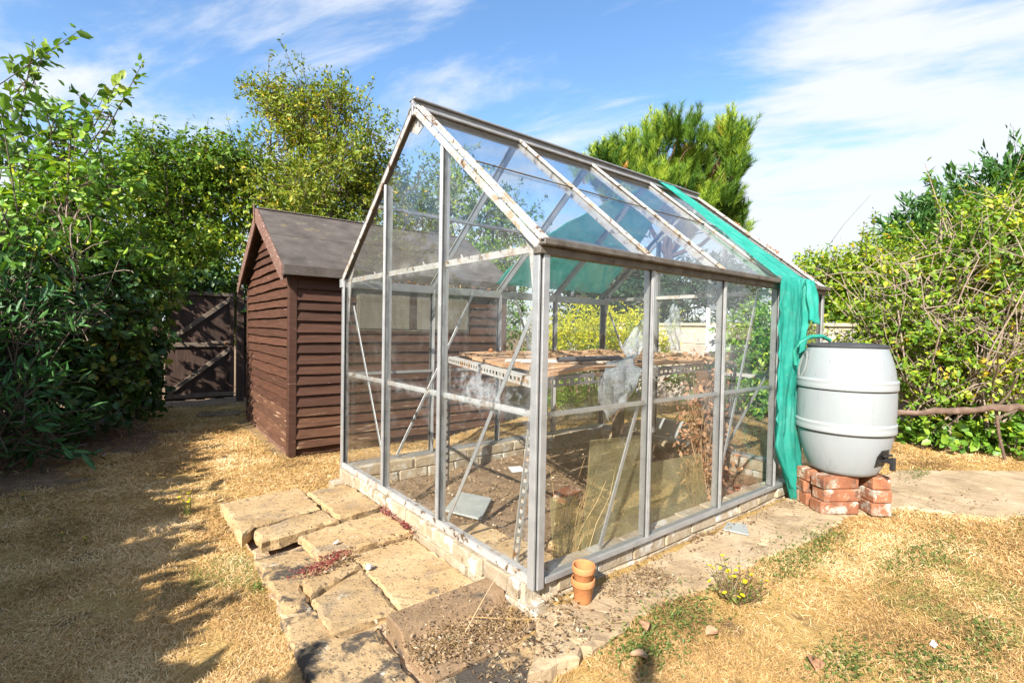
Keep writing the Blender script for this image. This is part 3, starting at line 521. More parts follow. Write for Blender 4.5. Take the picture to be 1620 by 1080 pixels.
    plant('leyland_cypress', 'dark cypress crown rising behind the twiggy shrub', 'conifer', (10.2, .5, nan), [(10.27, .44, 3.0, .8, .7), (9.77, .84, 2.7, .6, .6), (10.78, .04, 3.15, .6, .72), (9.35, 1.16, 2.2, .5, .5), (10.27, .42, 2.3, 1.0, .65), (10.2, .5, 1.2, 1.2, 1.0), (11.3, -.4, 3.0, .7, .8), (11.0, -.3, 1.8, .9, .9)],
          'conifer', .13, .30, 'diamond', 9, .85, .36, 14, .1, seed=12, follow=.75, up=.5, spikes=50)
    plant('cotoneaster', 'big twiggy shrub with yellow green leaves and bare fanning stems beside the water butt', 'shrub', (5.05, -.35, nan), [(5.42, -.33, 1.52, .66, .62), (5.0, -.13, 1.12, .52, .50), (5.43, -.65, 1.01, .36, .70), (4.83, .12, .74, .36, .42), (5.8, -.49, 1.95, .38, .36), (4.96, -.25, .58, .5, .28), (5.6, -1.1, 1.2, .6, .8), (5.9, -1.2, 1.9, .5, .4)],
          'cotoneaster', .046, .52, 'broad', 11, .80, .26, 12, 0, 'twig', seed=13, spikes=110, shell=.5, limb_n=1400, twigr=.0045, leafless=.25, up=.5)
    # stems fanning out of the base
    rng = np.random.default_rng(5); ln = []
    for i in range(210):
        a = rng.uniform(0, 2*np.pi); sp = rng.uniform(.15, 1.05); b = np.array([5.05+rng.normal(0, .12), -.38+rng.normal(0, .16), .18+rng.normal(0, .1)])
        q = b+np.array([np.cos(a)*sp, np.sin(a)*sp, rng.uniform(.4, 1.55)]); c = curve(b, q, rng, .16, 6); r0 = rng.uniform(.004, .013); ln.append((c, np.linspace(r0, r0*.35, 6)))
        for _ in range(3):
            s = c[rng.integers(2, 6)]; e = s+rng.normal(0, .22, 3)+np.array([0, 0, .15]); ln.append((curve(s, e, rng, .15, 4), np.linspace(r0*.5, .0015, 4)))
    par = bpy.data.objects['cotoneaster']; bl = np.array(par.location)
    for i in range(4):
        b = np.array([4.75+.15*i, -.3-.12*i, -.1]); ln.append((curve(b, (5.05, -.38, .35), rng, .15, 5), np.linspace(.035, .02, 5)))
    tubes('stems', [(p-bl, r) for p, r in ln], MT['twig'], par, 5)
    plant('ground_ivy', 'low ivy and yellowing leaves trailing under the twiggy shrub', 'ivy', (4.9, -.4, nan), [(4.83, -.29, .0, .35, .14), (4.92, -.66, .0, .3, .14), (4.81, .0, -.02, .2, .12), (5.1, -1.0, .0, .35, .16), (5.0, -.5, .12, .4, .2)],
          'elder', .062, .75, 'broad', 8, .9, .14, 8, 0, seed=14, droop=.1, limb_n=60)
    bl = []
    for i in range(30):
        y = -3.0+.30*i; z = np.interp(y, [-3, -2.5, -2.1, -1.6, -.7, .1, 2.0, 3.4, 5.7], [1.4, 1.8, 1.6, 1.0, .84, .86, .90, 1.10, 1.4])
        bl += [(-2.80, y, z-.22, .42, .36), (-2.60, y+.15, z-.34, .26, .36), (-2.80, y, z-.75, .45, .55)]
    plant('boundary_hedge', 'long leafy hedge running behind the viewer along the shaded lawn edge', 'hedge', (-2.5, .5, nan), bl, 'green', .11, .6, 'diamond', 6, 2.1, .20, 12, 0, seed=15)  # unseen hedge, its heights and density shaped for the shade it casts
leafy_trees()
def hedge_stems():
    rng = np.random.default_rng(77); h = bpy.data.objects['ivy_hedge']; b0 = np.array(h.location); ln = []
    for i in range(90):
        b = np.array([-1.52+rng.normal(0, .10), 4.22+rng.normal(0, .10), rng.uniform(.75, 1.75)]); q = b+rng.normal(0, .16, 3)+np.array([.04, -.03, .06]); r0 = rng.uniform(.0025, .007); ln.append((curve(b, q, rng, .25, 5)-b0, np.linspace(r0, r0*.4, 5)))
    for i in range(70):
        b = np.array([rng.uniform(-1.6, -.85), 0, rng.uniform(-.1, .7)]); b[1] = 4.25+(b[0]+1.6)*1.5+rng.uniform(-.1, .1); q = b+np.array([rng.normal(.02, .18), rng.normal(-.04, .12), rng.normal(.05, .20)]); r0 = rng.uniform(.002, .0055); ln.append((curve(b, q, rng, .2, 5)-b0, np.linspace(r0, r0*.4, 5)))
    tubes('dead_stems', ln, MT['twig'], h, 4)
hedge_stems()

def pine():
    base = np.array([8.6, 5.0, -.1]); rng = np.random.default_rng(21)
    t = thing('pine_tree', 'rounded bright green pine with upright shoots beyond the greenhouse roof', 'tree', tuple(base))
    blobs = [(8.3, 5.28, 4.85, 1.25, .8), (7.38, 6.01, 4.4, .66, .6), (9.18, 4.57, 4.4, .78, .75), (8.41, 5.16, 3.85, 1.2, .65), (9.39, 4.41, 4.95, .5, .48), (9.68, 4.52, 3.5, .5, .52), (7.7, 5.6, 3.8, .7, .5), (8.9, 4.9, 3.3, .8, .45)]
    main = curve(base, (8.4, 5.2, 3.2), rng, .04, 6); ln = [(main, np.linspace(.17, .10, 6))]
    sb = subblobs(blobs, 13, rng, (.20, .36))
    for b in blobs:
        cl = curve(main[rng.integers(3, 6)], b[:3], rng, .1, 5); ln.append((cl, np.linspace(.06, .03, 5)))
        for c, r in sb:
            if np.linalg.norm(c-np.array(b[:3])) < max(b[3], b[4]): ln.append((curve(cl[3], c, rng, .12, 4), np.linspace(.022, .009, 4)))
    tubes('trunk', [(p-base, r) for p, r in ln], MT['bark_red'], t, 6)
    P, D, S, tone = [], [], [], []
    for c, r in sb:
        m = int(32*(r.prod()**(2/3))/.12)+7; d = sphere(m, rng); tn = rng.normal(0, .16)
        p0 = c+d*r*(.5+.55*rng.random(m))[:, None]; ax = norm(d*np.array([.5, .5, .3])+np.array([0, 0, 1.0])+rng.normal(0, .13, (m, 3))); L = rng.uniform(.18, .48, m)
        k = 84
        s = rng.random((m, k)); q = p0[:, None, :]+ax[:, None, :]*(s*L[:, None])[..., None]
        sd = norm(np.cross(np.repeat(ax[:, None, :], k, 1), rng.normal(size=(m, k, 3)))); dd = norm(ax[:, None, :]*1.0+sd*.75)
        P.append(q.reshape(-1, 3)); D.append(dd.reshape(-1, 3)); S.append(rng.uniform(.11, .19, m*k))
        tc = np.clip(.42+tn*1.3+rng.normal(0, .15, m)+.12*(d[:, 2]), 0, .95); tc[rng.random(m) < .012] = 1.0  # tone rises towards each clump's top, light and shadow contrast put into the colour
        tone.append(np.repeat(tc, k))
    P = np.concatenate(P); D = np.concatenate(D)
    leaves('crown', P-base, D, sphere(len(P), rng), np.concatenate(S), LF['pine'], t, .075, 'needle', np.concatenate(tone))
pine()

def goldenrod():
    rng = np.random.default_rng(31); base = np.array([3.55, 2.8, -.1]); t = thing('goldenrod_clump', 'clump of goldenrod with yellow plumes outside the far end of the greenhouse', 'plant', tuple(base))
    ln, P, D, S, FP, FD = [], [], [], [], [], []
    for i in range(150):
        a, r = rng.uniform(0, 2*np.pi), .62*np.sqrt(rng.random()); b = np.array([3.5+np.cos(a)*r*1.15, 2.8+np.sin(a)*r*.9, -.1]); h = rng.uniform(.95, 1.42)*(1-.2*r)
        q = b+np.array([np.cos(a)*r*.45, np.sin(a)*r*.45, h]); c = curve(b, q, rng, .05, 5); ln.append((c-base, np.linspace(.005, .002, 5)))
        m = 46; s = rng.uniform(.12, .95, m); p = b+(q-b)*s[:, None]; ang = rng.uniform(0, 2*np.pi, m); P.append(p); D.append(np.stack([np.cos(ang), np.sin(ang), rng.uniform(-.1, .7, m)], 1)); S.append(rng.uniform(.06, .12, m)*(1.1-.5*s))
        for _ in range(7):
            ang = rng.uniform(0, 2*np.pi); d = np.array([np.cos(ang), np.sin(ang), rng.uniform(.2, 1.4)]); m = 16; s = np.linspace(0, 1, m); L = rng.uniform(.08, .18); z0 = rng.uniform(.80, 1.0)
            p = b+(q-b)*z0+(d*L)*s[:, None]+np.array([0, 0, -.06])*(s**2)[:, None]; FP.append(p); FD.append(np.tile([0, 0, 1.], (m, 1))+rng.normal(0, .6, (m, 3)))
    tubes('stems', ln, LF['goldenrod'], t, 3)
    P = np.concatenate(P); leaves('foliage', P-base, np.concatenate(D), np.tile([0, 0, 1.], (len(P), 1))+rng.normal(0, .3, (len(P), 3)), np.concatenate(S), LF['goldenrod'], t, .2)
    FP = np.concatenate(FP); leaves('flowers', FP-base, np.concatenate(FD), sphere(len(FP), rng), rng.uniform(.018, .034, len(FP)), LF['goldflower'], t, .6)
goldenrod()

# ------------------------------------------------------------------ boundary wall and things at it
def block_wall():
    t = thing('block_wall', 'low boundary wall of pale concrete blocks behind the shrubs', 'wall', (5.62, 1.2, -.1))
    m = MB(); m.box(-.045, .045, -4.2, 5.4, -.05, 1.12); m.build('mortar_bed', MT['mortar'], t)
    me = MB().box(-.058, .058, -.215, .215, -.102, .102); first = me.build('block', MT['block'], None, .006); md = first.data; bpy.data.objects.remove(first)
    rng = np.random.default_rng(3)
    for r in range(5):
        for i in range(21):
            o = bpy.data.objects.new('block', md); o.location = (rng.normal(0, .003), -4.0+i*.445+(r % 2)*.22, .10+r*.215); link(o, t)
    m = MB()
    for i in range(16): m.box(-.075, .075, -4.2+i*.6, -3.61+i*.6, 1.122, 1.165)
    m.build('coping', MT['mortar'], t, .004)
block_wall()
wb = MB(); wb.box(-.018, .018, -.42, .42, 0, .33).box(-.024, .024, -.45, -.40, -.02, .62).box(-.024, .024, .40, .45, -.02, .62).box(-.022, .022, -.40, .40, .33, .37)
o = wb.build('white_board', MT['white_board'], None, .003); o.location = (5.36, 2.0, .66); tag(o, 'white painted board fixed in front of the boundary wall, seen through the glass', 'board')
for i, l in enumerate(('stub post under the end of the white board nearer the water butt', 'stub post under the end of the white board nearer the goldenrod')):
    o = MB().box(-.05, .05, -.05, .05, -.75, -.02).build('stub_post', MT['timber'], None, .004); o.location = (5.36, 1.6+.8*i, .66); tag(o, l, 'post')
o = MB().box(-.01, .01, -.30, .30, 0, .26).build('white_sheet', MT['white_board'], None, .002); o.location = (2.66, 1.05, -.105); o.rotation_euler = (0, math.radians(-9), 0)
tag(o, 'speckled white sheet leaning outside the far end of the greenhouse', 'sheet')

def log_():
    rng = np.random.default_rng(8); P = np.array([[4.08, .05, .22], [4.25, -.30, .27], [4.45, -.68, .34], [4.7, -1.05, .36], [5.0, -1.5, .37]]); P[:, 2] += .01
    pts = np.concatenate([P[i]+(P[i+1]-P[i])*np.linspace(0, 1, 6)[:-1, None] for i in range(4)]+[P[-1:]]); pts += rng.normal(0, .011, pts.shape)
    t = thing('fallen_log', 'flaky reddish log lying across the foot of the twiggy shrub', 'log', (4.45, -.68, .34))
    tubes('stem', [(pts-np.array([4.45, -.68, .34]), .026+rng.normal(0, .004, len(pts)))], MT['log'], t, 10)
    tubes('prop', [(np.array([[.02, .04, 0], [.06, .02, -.22], [.10, -.02, -.44]]), [.013, .011, .012])], MT['log'], t, 7)
log_()

# ------------------------------------------------------------------ gate and posts
def gate():
    y = 6.62; t = thing('garden_gate', 'dark brown boarded gate with two diagonal braces in the hedge gap', 'gate', (-.26, y, -.15))
    n = 7; w = .80/n; rng = np.random.default_rng(2)
    for i in range(n):
        x0 = -.40+i*w; h = 1.47+rng.normal(0, .006)
        MB().box(x0+.0006, x0+w-.0006, .0, .02, .03+rng.uniform(0, .02), h).build('plank', MT['gate'], t, .002)
    for z, h in ((.07, .055), (.755, .06), (1.455, .05)): MB().box(-.40, .40, -.028, -.001, z, z+h).build('ledge', MT['gate_rail'], t, .003)
    MB().bar((-.37, -.016, .83), (.36, -.016, 1.43), (0, 0, 1), .055, .026).build('brace', MT['gate_rail'], t, .003)
    MB().bar((-.37, -.016, .14), (.36, -.016, .73), (0, 0, 1), .055, .026).build('brace', MT['gate_rail'], t, .003)
    MB().box(.345, .40, -.032, -.001, .13, 1.45).build('stile', MT['gate'], t, .003)
    b = MB().box(.10, .36, -.052, -.030, .80, .835).build('bolt', MT['gate_rail'], t, .003)
    tubes('bolt_ring', [(np.array([[.30+.022*math.cos(a), -.058, .80+.022*math.sin(a)] for a in np.linspace(0, 6.3, 13)]), [.004]*13)], MT['rust'], b, 5)
    o = MB().box(-.045, .045, -.045, .045, -.1, 1.60).build('gate_post', MT['gate'], None, .006); o.location = (.22, y+.02, -.15); tag(o, 'dark gate post on the latch side beside the shed', 'post')
    o = MB().box(-.045, .045, -.045, .045, -.1, 1.55).build('gate_post', MT['gate'], None, .006); o.location = (-.735, y+.03, -.15); tag(o, 'gate post at the hinge side, mostly under ivy', 'post')
    o = MB().box(-.04, .04, -.03, .03, -.1, .50).build('stub_post', MT['post'], None, .01); o.location = (-.745, 6.40, -.15); o.rotation_euler = (0, math.radians(-2), .3); tag(o, 'short mossy stub post in front of the hedge by the gate', 'post')
    f = thing('fence_panel', 'dark boarded fence beside the gate running behind the shed', 'fence', (.28, y+.05, -.15))
    for i in range(20): MB().box(i*.15, i*.15+.149, 0, .018, .02, 1.42+rng.normal(0, .01)).build('plank', MT['gate'], f, .002)
gate()
plant('ivy_curtain', 'ivy trailing over the top of the gate', 'ivy', (-.3, 6.85, nan), [(-.45, 6.75, 1.45, .35, .16), (.05, 6.8, 1.55, .3, .14), (.42, 6.62, 1.3, .14, .45), (.42, 6.62, .6, .13, .5), (-.75, 6.55, 1.1, .17, .5)], 'ivy', .07, .75, 'broad', 7, .9, .16, 9, 0, seed=16, droop=.5, limb_n=60)

# ------------------------------------------------------------------ shed
def shed():
    X0, Y0, LX, WY, ZB, ZE, ZR = -.065, 2.93, 2.1, 1.93, -.085, 1.425, 1.985
    t = thing('garden_shed', 'dark brown timber shed clad in rough waney boards with felt roof', 'shed', (X0, Y0, -.15)); B = Vector((X0, Y0, -.15)); rng = np.random.default_rng(4)
    zb, ze, zr = ZB+.15, ZE+.15, ZR+.15
    t.rotation_euler = (0, 0, math.radians(-2))
    # inner carcass so no light leaks between the boards
    m = MB(); m.prism([(.03, .03, zb), (.03, WY-.03, zb), (.03, WY-.03, ze-.02), (.03, WY/2, zr-.03), (.03, .03, ze-.02)], (LX-.06, 0, 0)); m.build('wall', MT['gate'], t)
    pitch = .0865; slope = (zr-ze)/(WY/2)
    def board(a, b, z, z1, axis, mat, last=False, wav=.004):
        """one feather-edged board from a to b along axis at height z, lower edge thick and wavy"""
        k = 14; V = []; s = np.linspace(a, b, k); w = np.cumsum(rng.normal(0, wav, k)); w -= w.mean(); w *= .6
        n = -1
        for i in range(k):
            for (d, zz) in ((.000, z1+.012), (-.004, z1+.012), (-.031+rng.normal(0, .002), z+w[i]), (.004, z+w[i])):
                V.append((s[i], d, zz) if axis == 'x' else (d, s[i], zz))
        F = [(i*4+j, i*4+(j+1) % 4, (i+1)*4+(j+1) % 4, (i+1)*4+j) for i in range(k-1) for j in range(4)]+[(0, 1, 2, 3), tuple((k-1)*4+j for j in (3, 2, 1, 0))]
        mb = MB(); mb.v = V; mb.f = F; return mb.build('cladding_board', mat, t)
    nrow = int((ze-zb)/pitch)+1
    for r in range(nrow):
        z = zb+r*pitch; h = min(z+pitch, ze-.03)
        if z > ze-.05: continue
        wv = .0030 if r < 8 else .0018
        board(.035, LX-.02, z+rng.normal(0, .003), h, 'x', MT['cladding_worn' if r < 4 else 'cladding'], wav=wv)                       # long side facing the greenhouse
    r = 0; z = zb-.02
    while z < zr-.06:
        z1 = z+pitch*.97; lo, hi = .035, WY-.035
        if z1 > ze-.02: d = (z1-ze+.02)/slope; lo, hi = lo+d, hi-d
        if hi-lo > .08: board(lo, hi, z+rng.normal(0, .004), z1, 'y', MT['cladding_worn' if r < 4 else 'cladding_sunlit'], wav=.0034)
        z = z1; r += 1
    MB().box(-.028, .034, -.030, .036, zb-.06, ze-.01).build('corner_trim', MT['cladding'], t, .003)
    MB().box(-.028, .034, WY-.036, WY+.030, zb-.06, ze-.01).build('corner_trim', MT['cladding'], t, .003)
    MB().box(LX-.03, LX+.028, -.030, .036, zb-.06, ze-.01).build('corner_trim', MT['cladding'], t, .003)
    MB().box(.0, LX, .0, .05, zb-.065, zb-.005).build('floor_bearer', MT['cladding_sunlit'], t, .003)
    MB().box(-.01, .04, .05, WY-.05, zb-.10, zb-.02).build('floor_bearer', MT['barge'], t, .003)
    for y in (.03, WY*.5, WY-.1):
        for x in (.02, LX-.2): MB().box(x, x+.2, y, y+.10, -.03, zb-.066).build('brick', MT['red_brick'], t, .006)
    # window boarded with two grey panels
    w = thing('window', None, None); w.parent = t; w.location = (0, 0, 0); w.rotation_euler = (0, 0, 0)
    x0, x1, z0, z1 = .52, 1.66, 1.03, 1.45
    MB().box(x0, x1, -.034, -.012, z0, z1).build('frame', MT['board_grey'], w, .003)
    MB().box(x0+.02, (x0+x1)/2-.08, -.042, -.035, z0+.02, z1-.02).build('panel', MT['board_grey'], w, .002)
    MB().box((x0+x1)/2+.0, x1-.02, -.042, -.035, z0+.02, z1-.02).build('panel', MT['board_grey'], w, .002)
    MB().box((x0+x1)/2-.075, (x0+x1)/2-.005, -.040, -.035, z0+.02, z1-.02).build('mullion', MT['gate'], w, .002)
    # roof
    ov, ex = .10, .085; ye = -ov; zl = ze-slope*ov
    th = .022
    rf = MB()
    rf.prism([(-ex, ye, zl), (-ex, WY/2, zr), (-ex, WY+ov, zl), (-ex, WY+ov, zl+th*1.15), (-ex, WY/2, zr+th*1.15), (-ex, ye, zl+th*1.15)], (LX+2*ex, 0, 0))
    rf.build('roof', MT['felt'], t)
    for yy0, yy1, lift in ((ye-.012, WY*.23, .0285), (WY*.22, WY/2+.004, .0325)):
        z0_, z1_ = zl+slope*(yy0-ye), zl+slope*(yy1-ye)
        MB().prism([(-ex-.006, yy0, z0_+lift), (-ex-.006, yy1, z1_+lift), (-ex-.006, yy1, z1_+lift+.004), (-ex-.006, yy0, z0_+lift+.004)], (LX+2*ex+.012, 0, 0)).build('felt_sheet', MT['felt'], t)
    MB().box(-ex-.006, LX+ex, ye-.020, ye-.002, zl-.055, zl+.028).build('eave_felt', MT['felt'], t, .005)
    MB().bar((-ex-.01, WY/2, zr+.037), (LX+ex, WY/2, zr+.037), (0, 1, 0), .055, .012).build('ridge_strip', MT['felt_edge'], t, .003)
    # bargeboards on the gable
    for sgn in (0, 1):
        ya, yb = (ye-.012, WY/2+.010) if sgn == 0 else (WY+ov+.012, WY/2-.010)
        za, zb_ = zl-.012, zr+.02
        dz = .125
        xo = -ex-.022-(.004 if sgn else 0)
        MB().prism([(xo, ya, za-dz+.03), (xo, ya, za+.03), (xo, yb, zb_+.015), (xo, yb, zb_-dz)], (.018, 0, 0)).build('bargeboard', MT['barge'], t, .003)
    MB().bar((-ex-.032, WY/2+.02, zr-.15), (-ex-.036, WY/2+.03, zr+.085), (0, 1, 0), .022, .012).build('finial', MT['barge'], t, .003)
shed()

# ------------------------------------------------------------------ greenhouse
W, LN, HE, HR = 1.91, 2.538, 1.229, 2.017; SLP = (HR-HE)/(W/2)
GY_POSTS = (.683, 1.292); GX_POSTS = (.648, 1.262, 1.890)
def kerb():
    t = thing('brick_kerb', 'low pale brick kerb carrying the greenhouse frame', 'kerb', (0, 0, 0)); rng = np.random.default_rng(6)
    mds = []
    for v in range(6):
        mb = MB().box(-.108, .108, -.052, .052, -.034, .034); mb.v = [tuple(np.array(p)+rng.normal(0, .0025, 3)) for p in mb.v]; o = mb.build('brick', MT['kerb_brick'], None, .005); mds.append(o.data); bpy.data.objects.remove(o)
    m = MB()
    m.box(-.020, .056, .03, W+.024, -.19, -.014).box(LN-.056, LN+.024, -.024, W+.024, -.19, -.014).box(.058, LN-.058, .004, .086, -.19, -.0145).box(.058, LN-.058, W-.056, W+.026, -.19, -.0145)
    m.build('mortar_bed', MT['mortar'], t)
    def run(p, q, z, off):
        p, q = Vector(p), Vector(q); L = (q-p).length; d = (q-p)/L; n = int(L/.228); 
        for i in range(-1, n+1):
            s = .114+i*.228+off; 
            if s < -.0 or s > L-.06: continue
            o = bpy.data.objects.new('brick', random.choice(mds)); o.location = p+d*s+Vector(rng.normal(0, .002, 3)); o.location.z = z+rng.normal(0, .0015)
            o.rotation_euler = (0, 0, math.atan2(d.y, d.x)+rng.normal(0, .012)+(math.pi if rng.random() < .5 else 0)); link(o, t)
    for k, z in enumerate((-.044, -.119)):
        off = .0 if k == 0 else -.114
        run((.016, .05, 0), (.016, W-.02, 0), z, off); run((LN-.016, .05, 0), (LN-.016, W-.02, 0), z, off)
        run((.06, .046, 0), (LN+.03, .046, 0), z+.006, off+.05); run((-.03, W-.016, 0), (LN+.03, W-.016, 0), z, off+.05)
kerb()
def greenhouse():
    t = thing('greenhouse', 'aluminium framed greenhouse with dirty glass on a low brick kerb', 'greenhouse', (0, 0, 0))
    A, AW, AG = MT['alu'], MT['alu_white'], MT['alu_grey']
    def zr(y): return HE+SLP*min(y, W-y)
    # sills
    ribs = [(-.022, -.006), (.022, -.006), (.022, .006), (.006, .006), (.006, .014), (-.006, .014), (-.006, .006), (-.022, .006)]
    MB().box(-.020, .030, .0, W, -.006, .012).box(-.020, -.008, .0, W, .012, .024).build('sill', AW, t)
    MB().box(LN-.030, LN+.020, .0, W, -.006, .012).build('sill', A, t)
    MB().box(.032, LN-.032, -.024, .026, -.003, .008).box(.032, LN-.032, -.024, -.014, .008, .016).build('sill', A, t)
    MB().box(.032, LN-.032, W-.026, W+.024, -.012, .010).build('sill', A, t)
    # corner posts: two flanges; a black infill paints the shade of the recess between
    for x, y, sx, sy in ((0, 0, -1, -1), (0, W, -1, 1), (LN, 0, 1, -1), (LN, W, 1, 1)):
        p = MB(); ox, oy = x+sx*.022, y+sy*.022
        p.box(min(ox, ox-sx*.010), max(ox, ox-sx*.010), min(oy-sy*.008, oy-sy*.042), max(oy-sy*.008, oy-sy*.042), -.02, HE-.010)
        p.box(min(ox-sx*.016, ox-sx*.046), max(ox-sx*.016, ox-sx*.046), min(oy, oy-sy*.010), max(oy, oy-sy*.010), -.02, HE-.010)
        q = p.build('corner_post', A, t, .0015)
        MB().box(min(ox-sx*.008, ox-sx*.040), max(ox-sx*.008, ox-sx*.040), min(oy-sy*.010, oy-sy*.036), max(oy-sy*.010, oy-sy*.036), -.018, HE-.02).build('seal_or_recess', MT['black_infill'], q)
    def tbar(p, q, side, out, name='glazing_bar', mat=A, w=.023):
        """glazing bar: flat cap outside, web inside and a black gasket line each side"""
        o = Vector(out); m = MB(); P, Q = Vector(p), Vector(q)
        m.bar(P+o*.012, Q+o*.012, side, w, .008); m.bar(P+o*.0165, Q+o*.0165, side, w*.36, .004); m.bar(P-o*.016, Q-o*.016, side, .006, .036)
        b = m.build(name, mat, t, .0012)
        MB().bar(P+o*.0055, Q+o*.0055, side, w+.004, .004).build('seal_or_recess', MT['black_infill'], b)
        return b
    for x, o in ((0, (-1, 0, 0)), (LN, (1, 0, 0))):
        for y in GY_POSTS: tbar((x, y, .012), (x, y, zr(y)-.035), (0, 1, 0), o)
    for y, o in ((0, (0, -1, 0)), (W, (0, 1, 0))):
        for x in GX_POSTS: tbar((x, y, .010), (x, y, HE-.03), (1, 0, 0), o)
    # mid and eave rails on gables (inside), mid rails on sides
    for x, s in ((0, 1), (LN, -1)):
        MB().box(min(x+s*.012, x+s*.022), max(x+s*.012, x+s*.022), .03, W-.03, .592, .616).build('mid_rail', AW, t)
        MB().box(min(x+s*.012, x+s*.026), max(x+s*.012, x+s*.026), .03, W-.03, 1.200, 1.228).build('eave_rail', AW, t)
    for y, s in ((0, 1), (W, -1)):
        MB().box(.03, LN-.03, min(y+s*.012, y+s*.020), max(y+s*.012, y+s*.020), .594, .612).build('mid_rail', A, t)
    # eave beams and gutters
    gp = [(-.018, -.030), (.020, -.030), (.020, .0), (.050, .004), (.056, .030), (.050, .030), (.044, .012), (.0, .010), (-.018, .012)]
    e = MB(); e.box(-.03, LN+.01, -.030, .012, HE-.046, HE-.0205); e.build('eave_beam', MT['gutter'], t, .002)
    g = MB(); g.box(-.035, LN+.015, -.054, -.020, HE-.020, HE-.008).box(-.035, LN+.015, -.057, -.049, HE-.0195, HE+.006); g.build('gutter', MT['gutter'], t, .004)
    MB().box(-.020, LN+.03, -.019, .006, HE-.0245, HE+.006).build('glazing_sill', AW, t)
    MB().box(-.03, LN+.03, W-.015, W+.034, HE-.060, HE-.004).build('eave_beam', A, t, .002)
    # ridge
    rg = MB(); rg.box(-.030, LN+.03, W/2-.010, W/2+.010, HR-.045, HR+.030)
    rg.bar((-.030, W/2-.024, HR-.004), (LN+.03, W/2-.024, HR-.004), (0, .77, .635), .050, .010); rg.bar((-.030, W/2+.024, HR-.004), (LN+.03, W/2+.024, HR-.004), (0, .77, -.635), .050, .010)
    rg.box(-.030, LN+.03, W/2-.030, W/2+.030, HR+.031, HR+.040)
    rg.build('ridge', AG, t, .002)
    # roof bars
    nrm = {0: Vector((0, -SLP, 1)).normalized(), 1: Vector((0, SLP, 1)).normalized()}
    for sd in (0, 1):
        n = nrm[sd]; ya = -.012 if sd == 0 else W+.012; yb = W/2-.02 if sd == 0 else W/2+.02
        za = HE-SLP*.012; zb = HR-SLP*.02
        for i, x in enumerate((0, *GX_POSTS, LN)):
            end = i in (0, 4); p = Vector((x, ya, za)); q = Vector((x, yb, zb)); m = MB()
            if end:
                s = -1 if i == 0 else 1
                m.bar(p+n*.016, q+n*.016, (1, 0, 0), .046, .008); m.bar(p+n*.023+Vector((.010*-s, 0, 0)), q+n*.023+Vector((.010*-s, 0, 0)), (1, 0, 0), .012, .006); m.bar(p+n*.0225-Vector((.012*-s, 0, 0)), q+n*.0225-Vector((.012*-s, 0, 0)), (1, 0, 0), .008, .005)
                MB().bar(p+Vector((s*.022, 0, 0))-n*.008, q+Vector((s*.022, 0, 0))-n*.008, n, .030, .006).build('verge_plate', AW, t, .0012)
                m.build('verge_bar', AW if sd == 0 else MT['gutter'], t, .0012)  # far-slope caps: shadow-side darkness put in with the gutter colour
            else:
                m.bar(p+n*.012, q+n*.012, (1, 0, 0), .030, .008); m.bar(p+n*.018, q+n*.018, (1, 0, 0), .012, .005); m.bar(p-n*.014, q-n*.014, (1, 0, 0), .008, .040); m.build('roof_bar', AW if sd == 0 else A, t, .0012)
    # purlin wires along the roof at mid slope
    tubes('purlin', [(np.array([[-.01, .478, HE+SLP*.478+.020], [1.3, .478, HE+SLP*.478+.016], [LN, .478, HE+SLP*.478+.02]]), [.0035]*3)], MT['gutter'], t, 6)
    MB().box(0, LN, W-.52, W-.49, HE+SLP*.48-.03, HE+SLP*.48-.012).build('purlin', A, t)
    # braces
    def brace(p, q, side, w=.020): MB().bar(p, q, side, w, .005).build('brace', A, t, .001)
    brace((.032, 1.855, 1.05), (.032, 1.31, .03), (0, 1, 0)); brace((.032, .045, 1.03), (.032, .655, .02), (0, 1, 0))
    brace((.36, W-.035, .02), (.985, W-.035, 1.19), (1, 0, 0)); brace((1.40, W-.035, 1.19), (1.86, W-.035, .02), (1, 0, 0))
    brace((.39, .036, .02), (.63, .036, .60), (1, 0, 0)); brace((1.30, .036, .02), (1.72, .036, 1.17), (1, 0, 0)); brace((2.46, .036, .30), (1.95, .036, 1.17), (1, 0, 0))
    brace((LN-.03, .10, 1.1), (LN-.03, .62, .03), (0, 1, 0)); brace((LN-.03, W-.1, 1.1), (LN-.03, W-.62, .03), (0, 1, 0))
    # gusset plates
    for x, s in ((0, 1), (LN, -1)):
        for y, q in ((0, 1), (W, -1)):
            MB().prism([(x+s*.006, y+q*.03, HE+.02), (x+s*.006, y+q*.14, HE+SLP*.14-.03), (x+s*.006, y+q*.075, HE-.02), (x+s*.006, y+q*.035, HE-.28)], (s*.004, 0, 0)).build('gusset', AW, t)
        MB().prism([(x+s*.006, W/2-.09, HR-.09), (x+s*.006, W/2, HR-.02), (x+s*.006, W/2+.09, HR-.09), (x+s*.006, W/2, HR-.13)], (s*.004, 0, 0)).build('gusset', AW, t)
    for x in (.2, .55, .9, 1.5): tubes('clip', [(np.array([[.02, x, 1.20], [.03, x+.004, 1.225], [.022, x+.01, 1.245]]), [.005, .006, .004])], AW, t, 6)
    # glass: every pane a 4 mm sheet
    GW, GS, GR, GFAR = MT['glass_wall'], MT['glass_smear'], MT['glass_roof'], MT['glass_far']
    th = .004
    ylist = (.028, *GY_POSTS, W-.028)
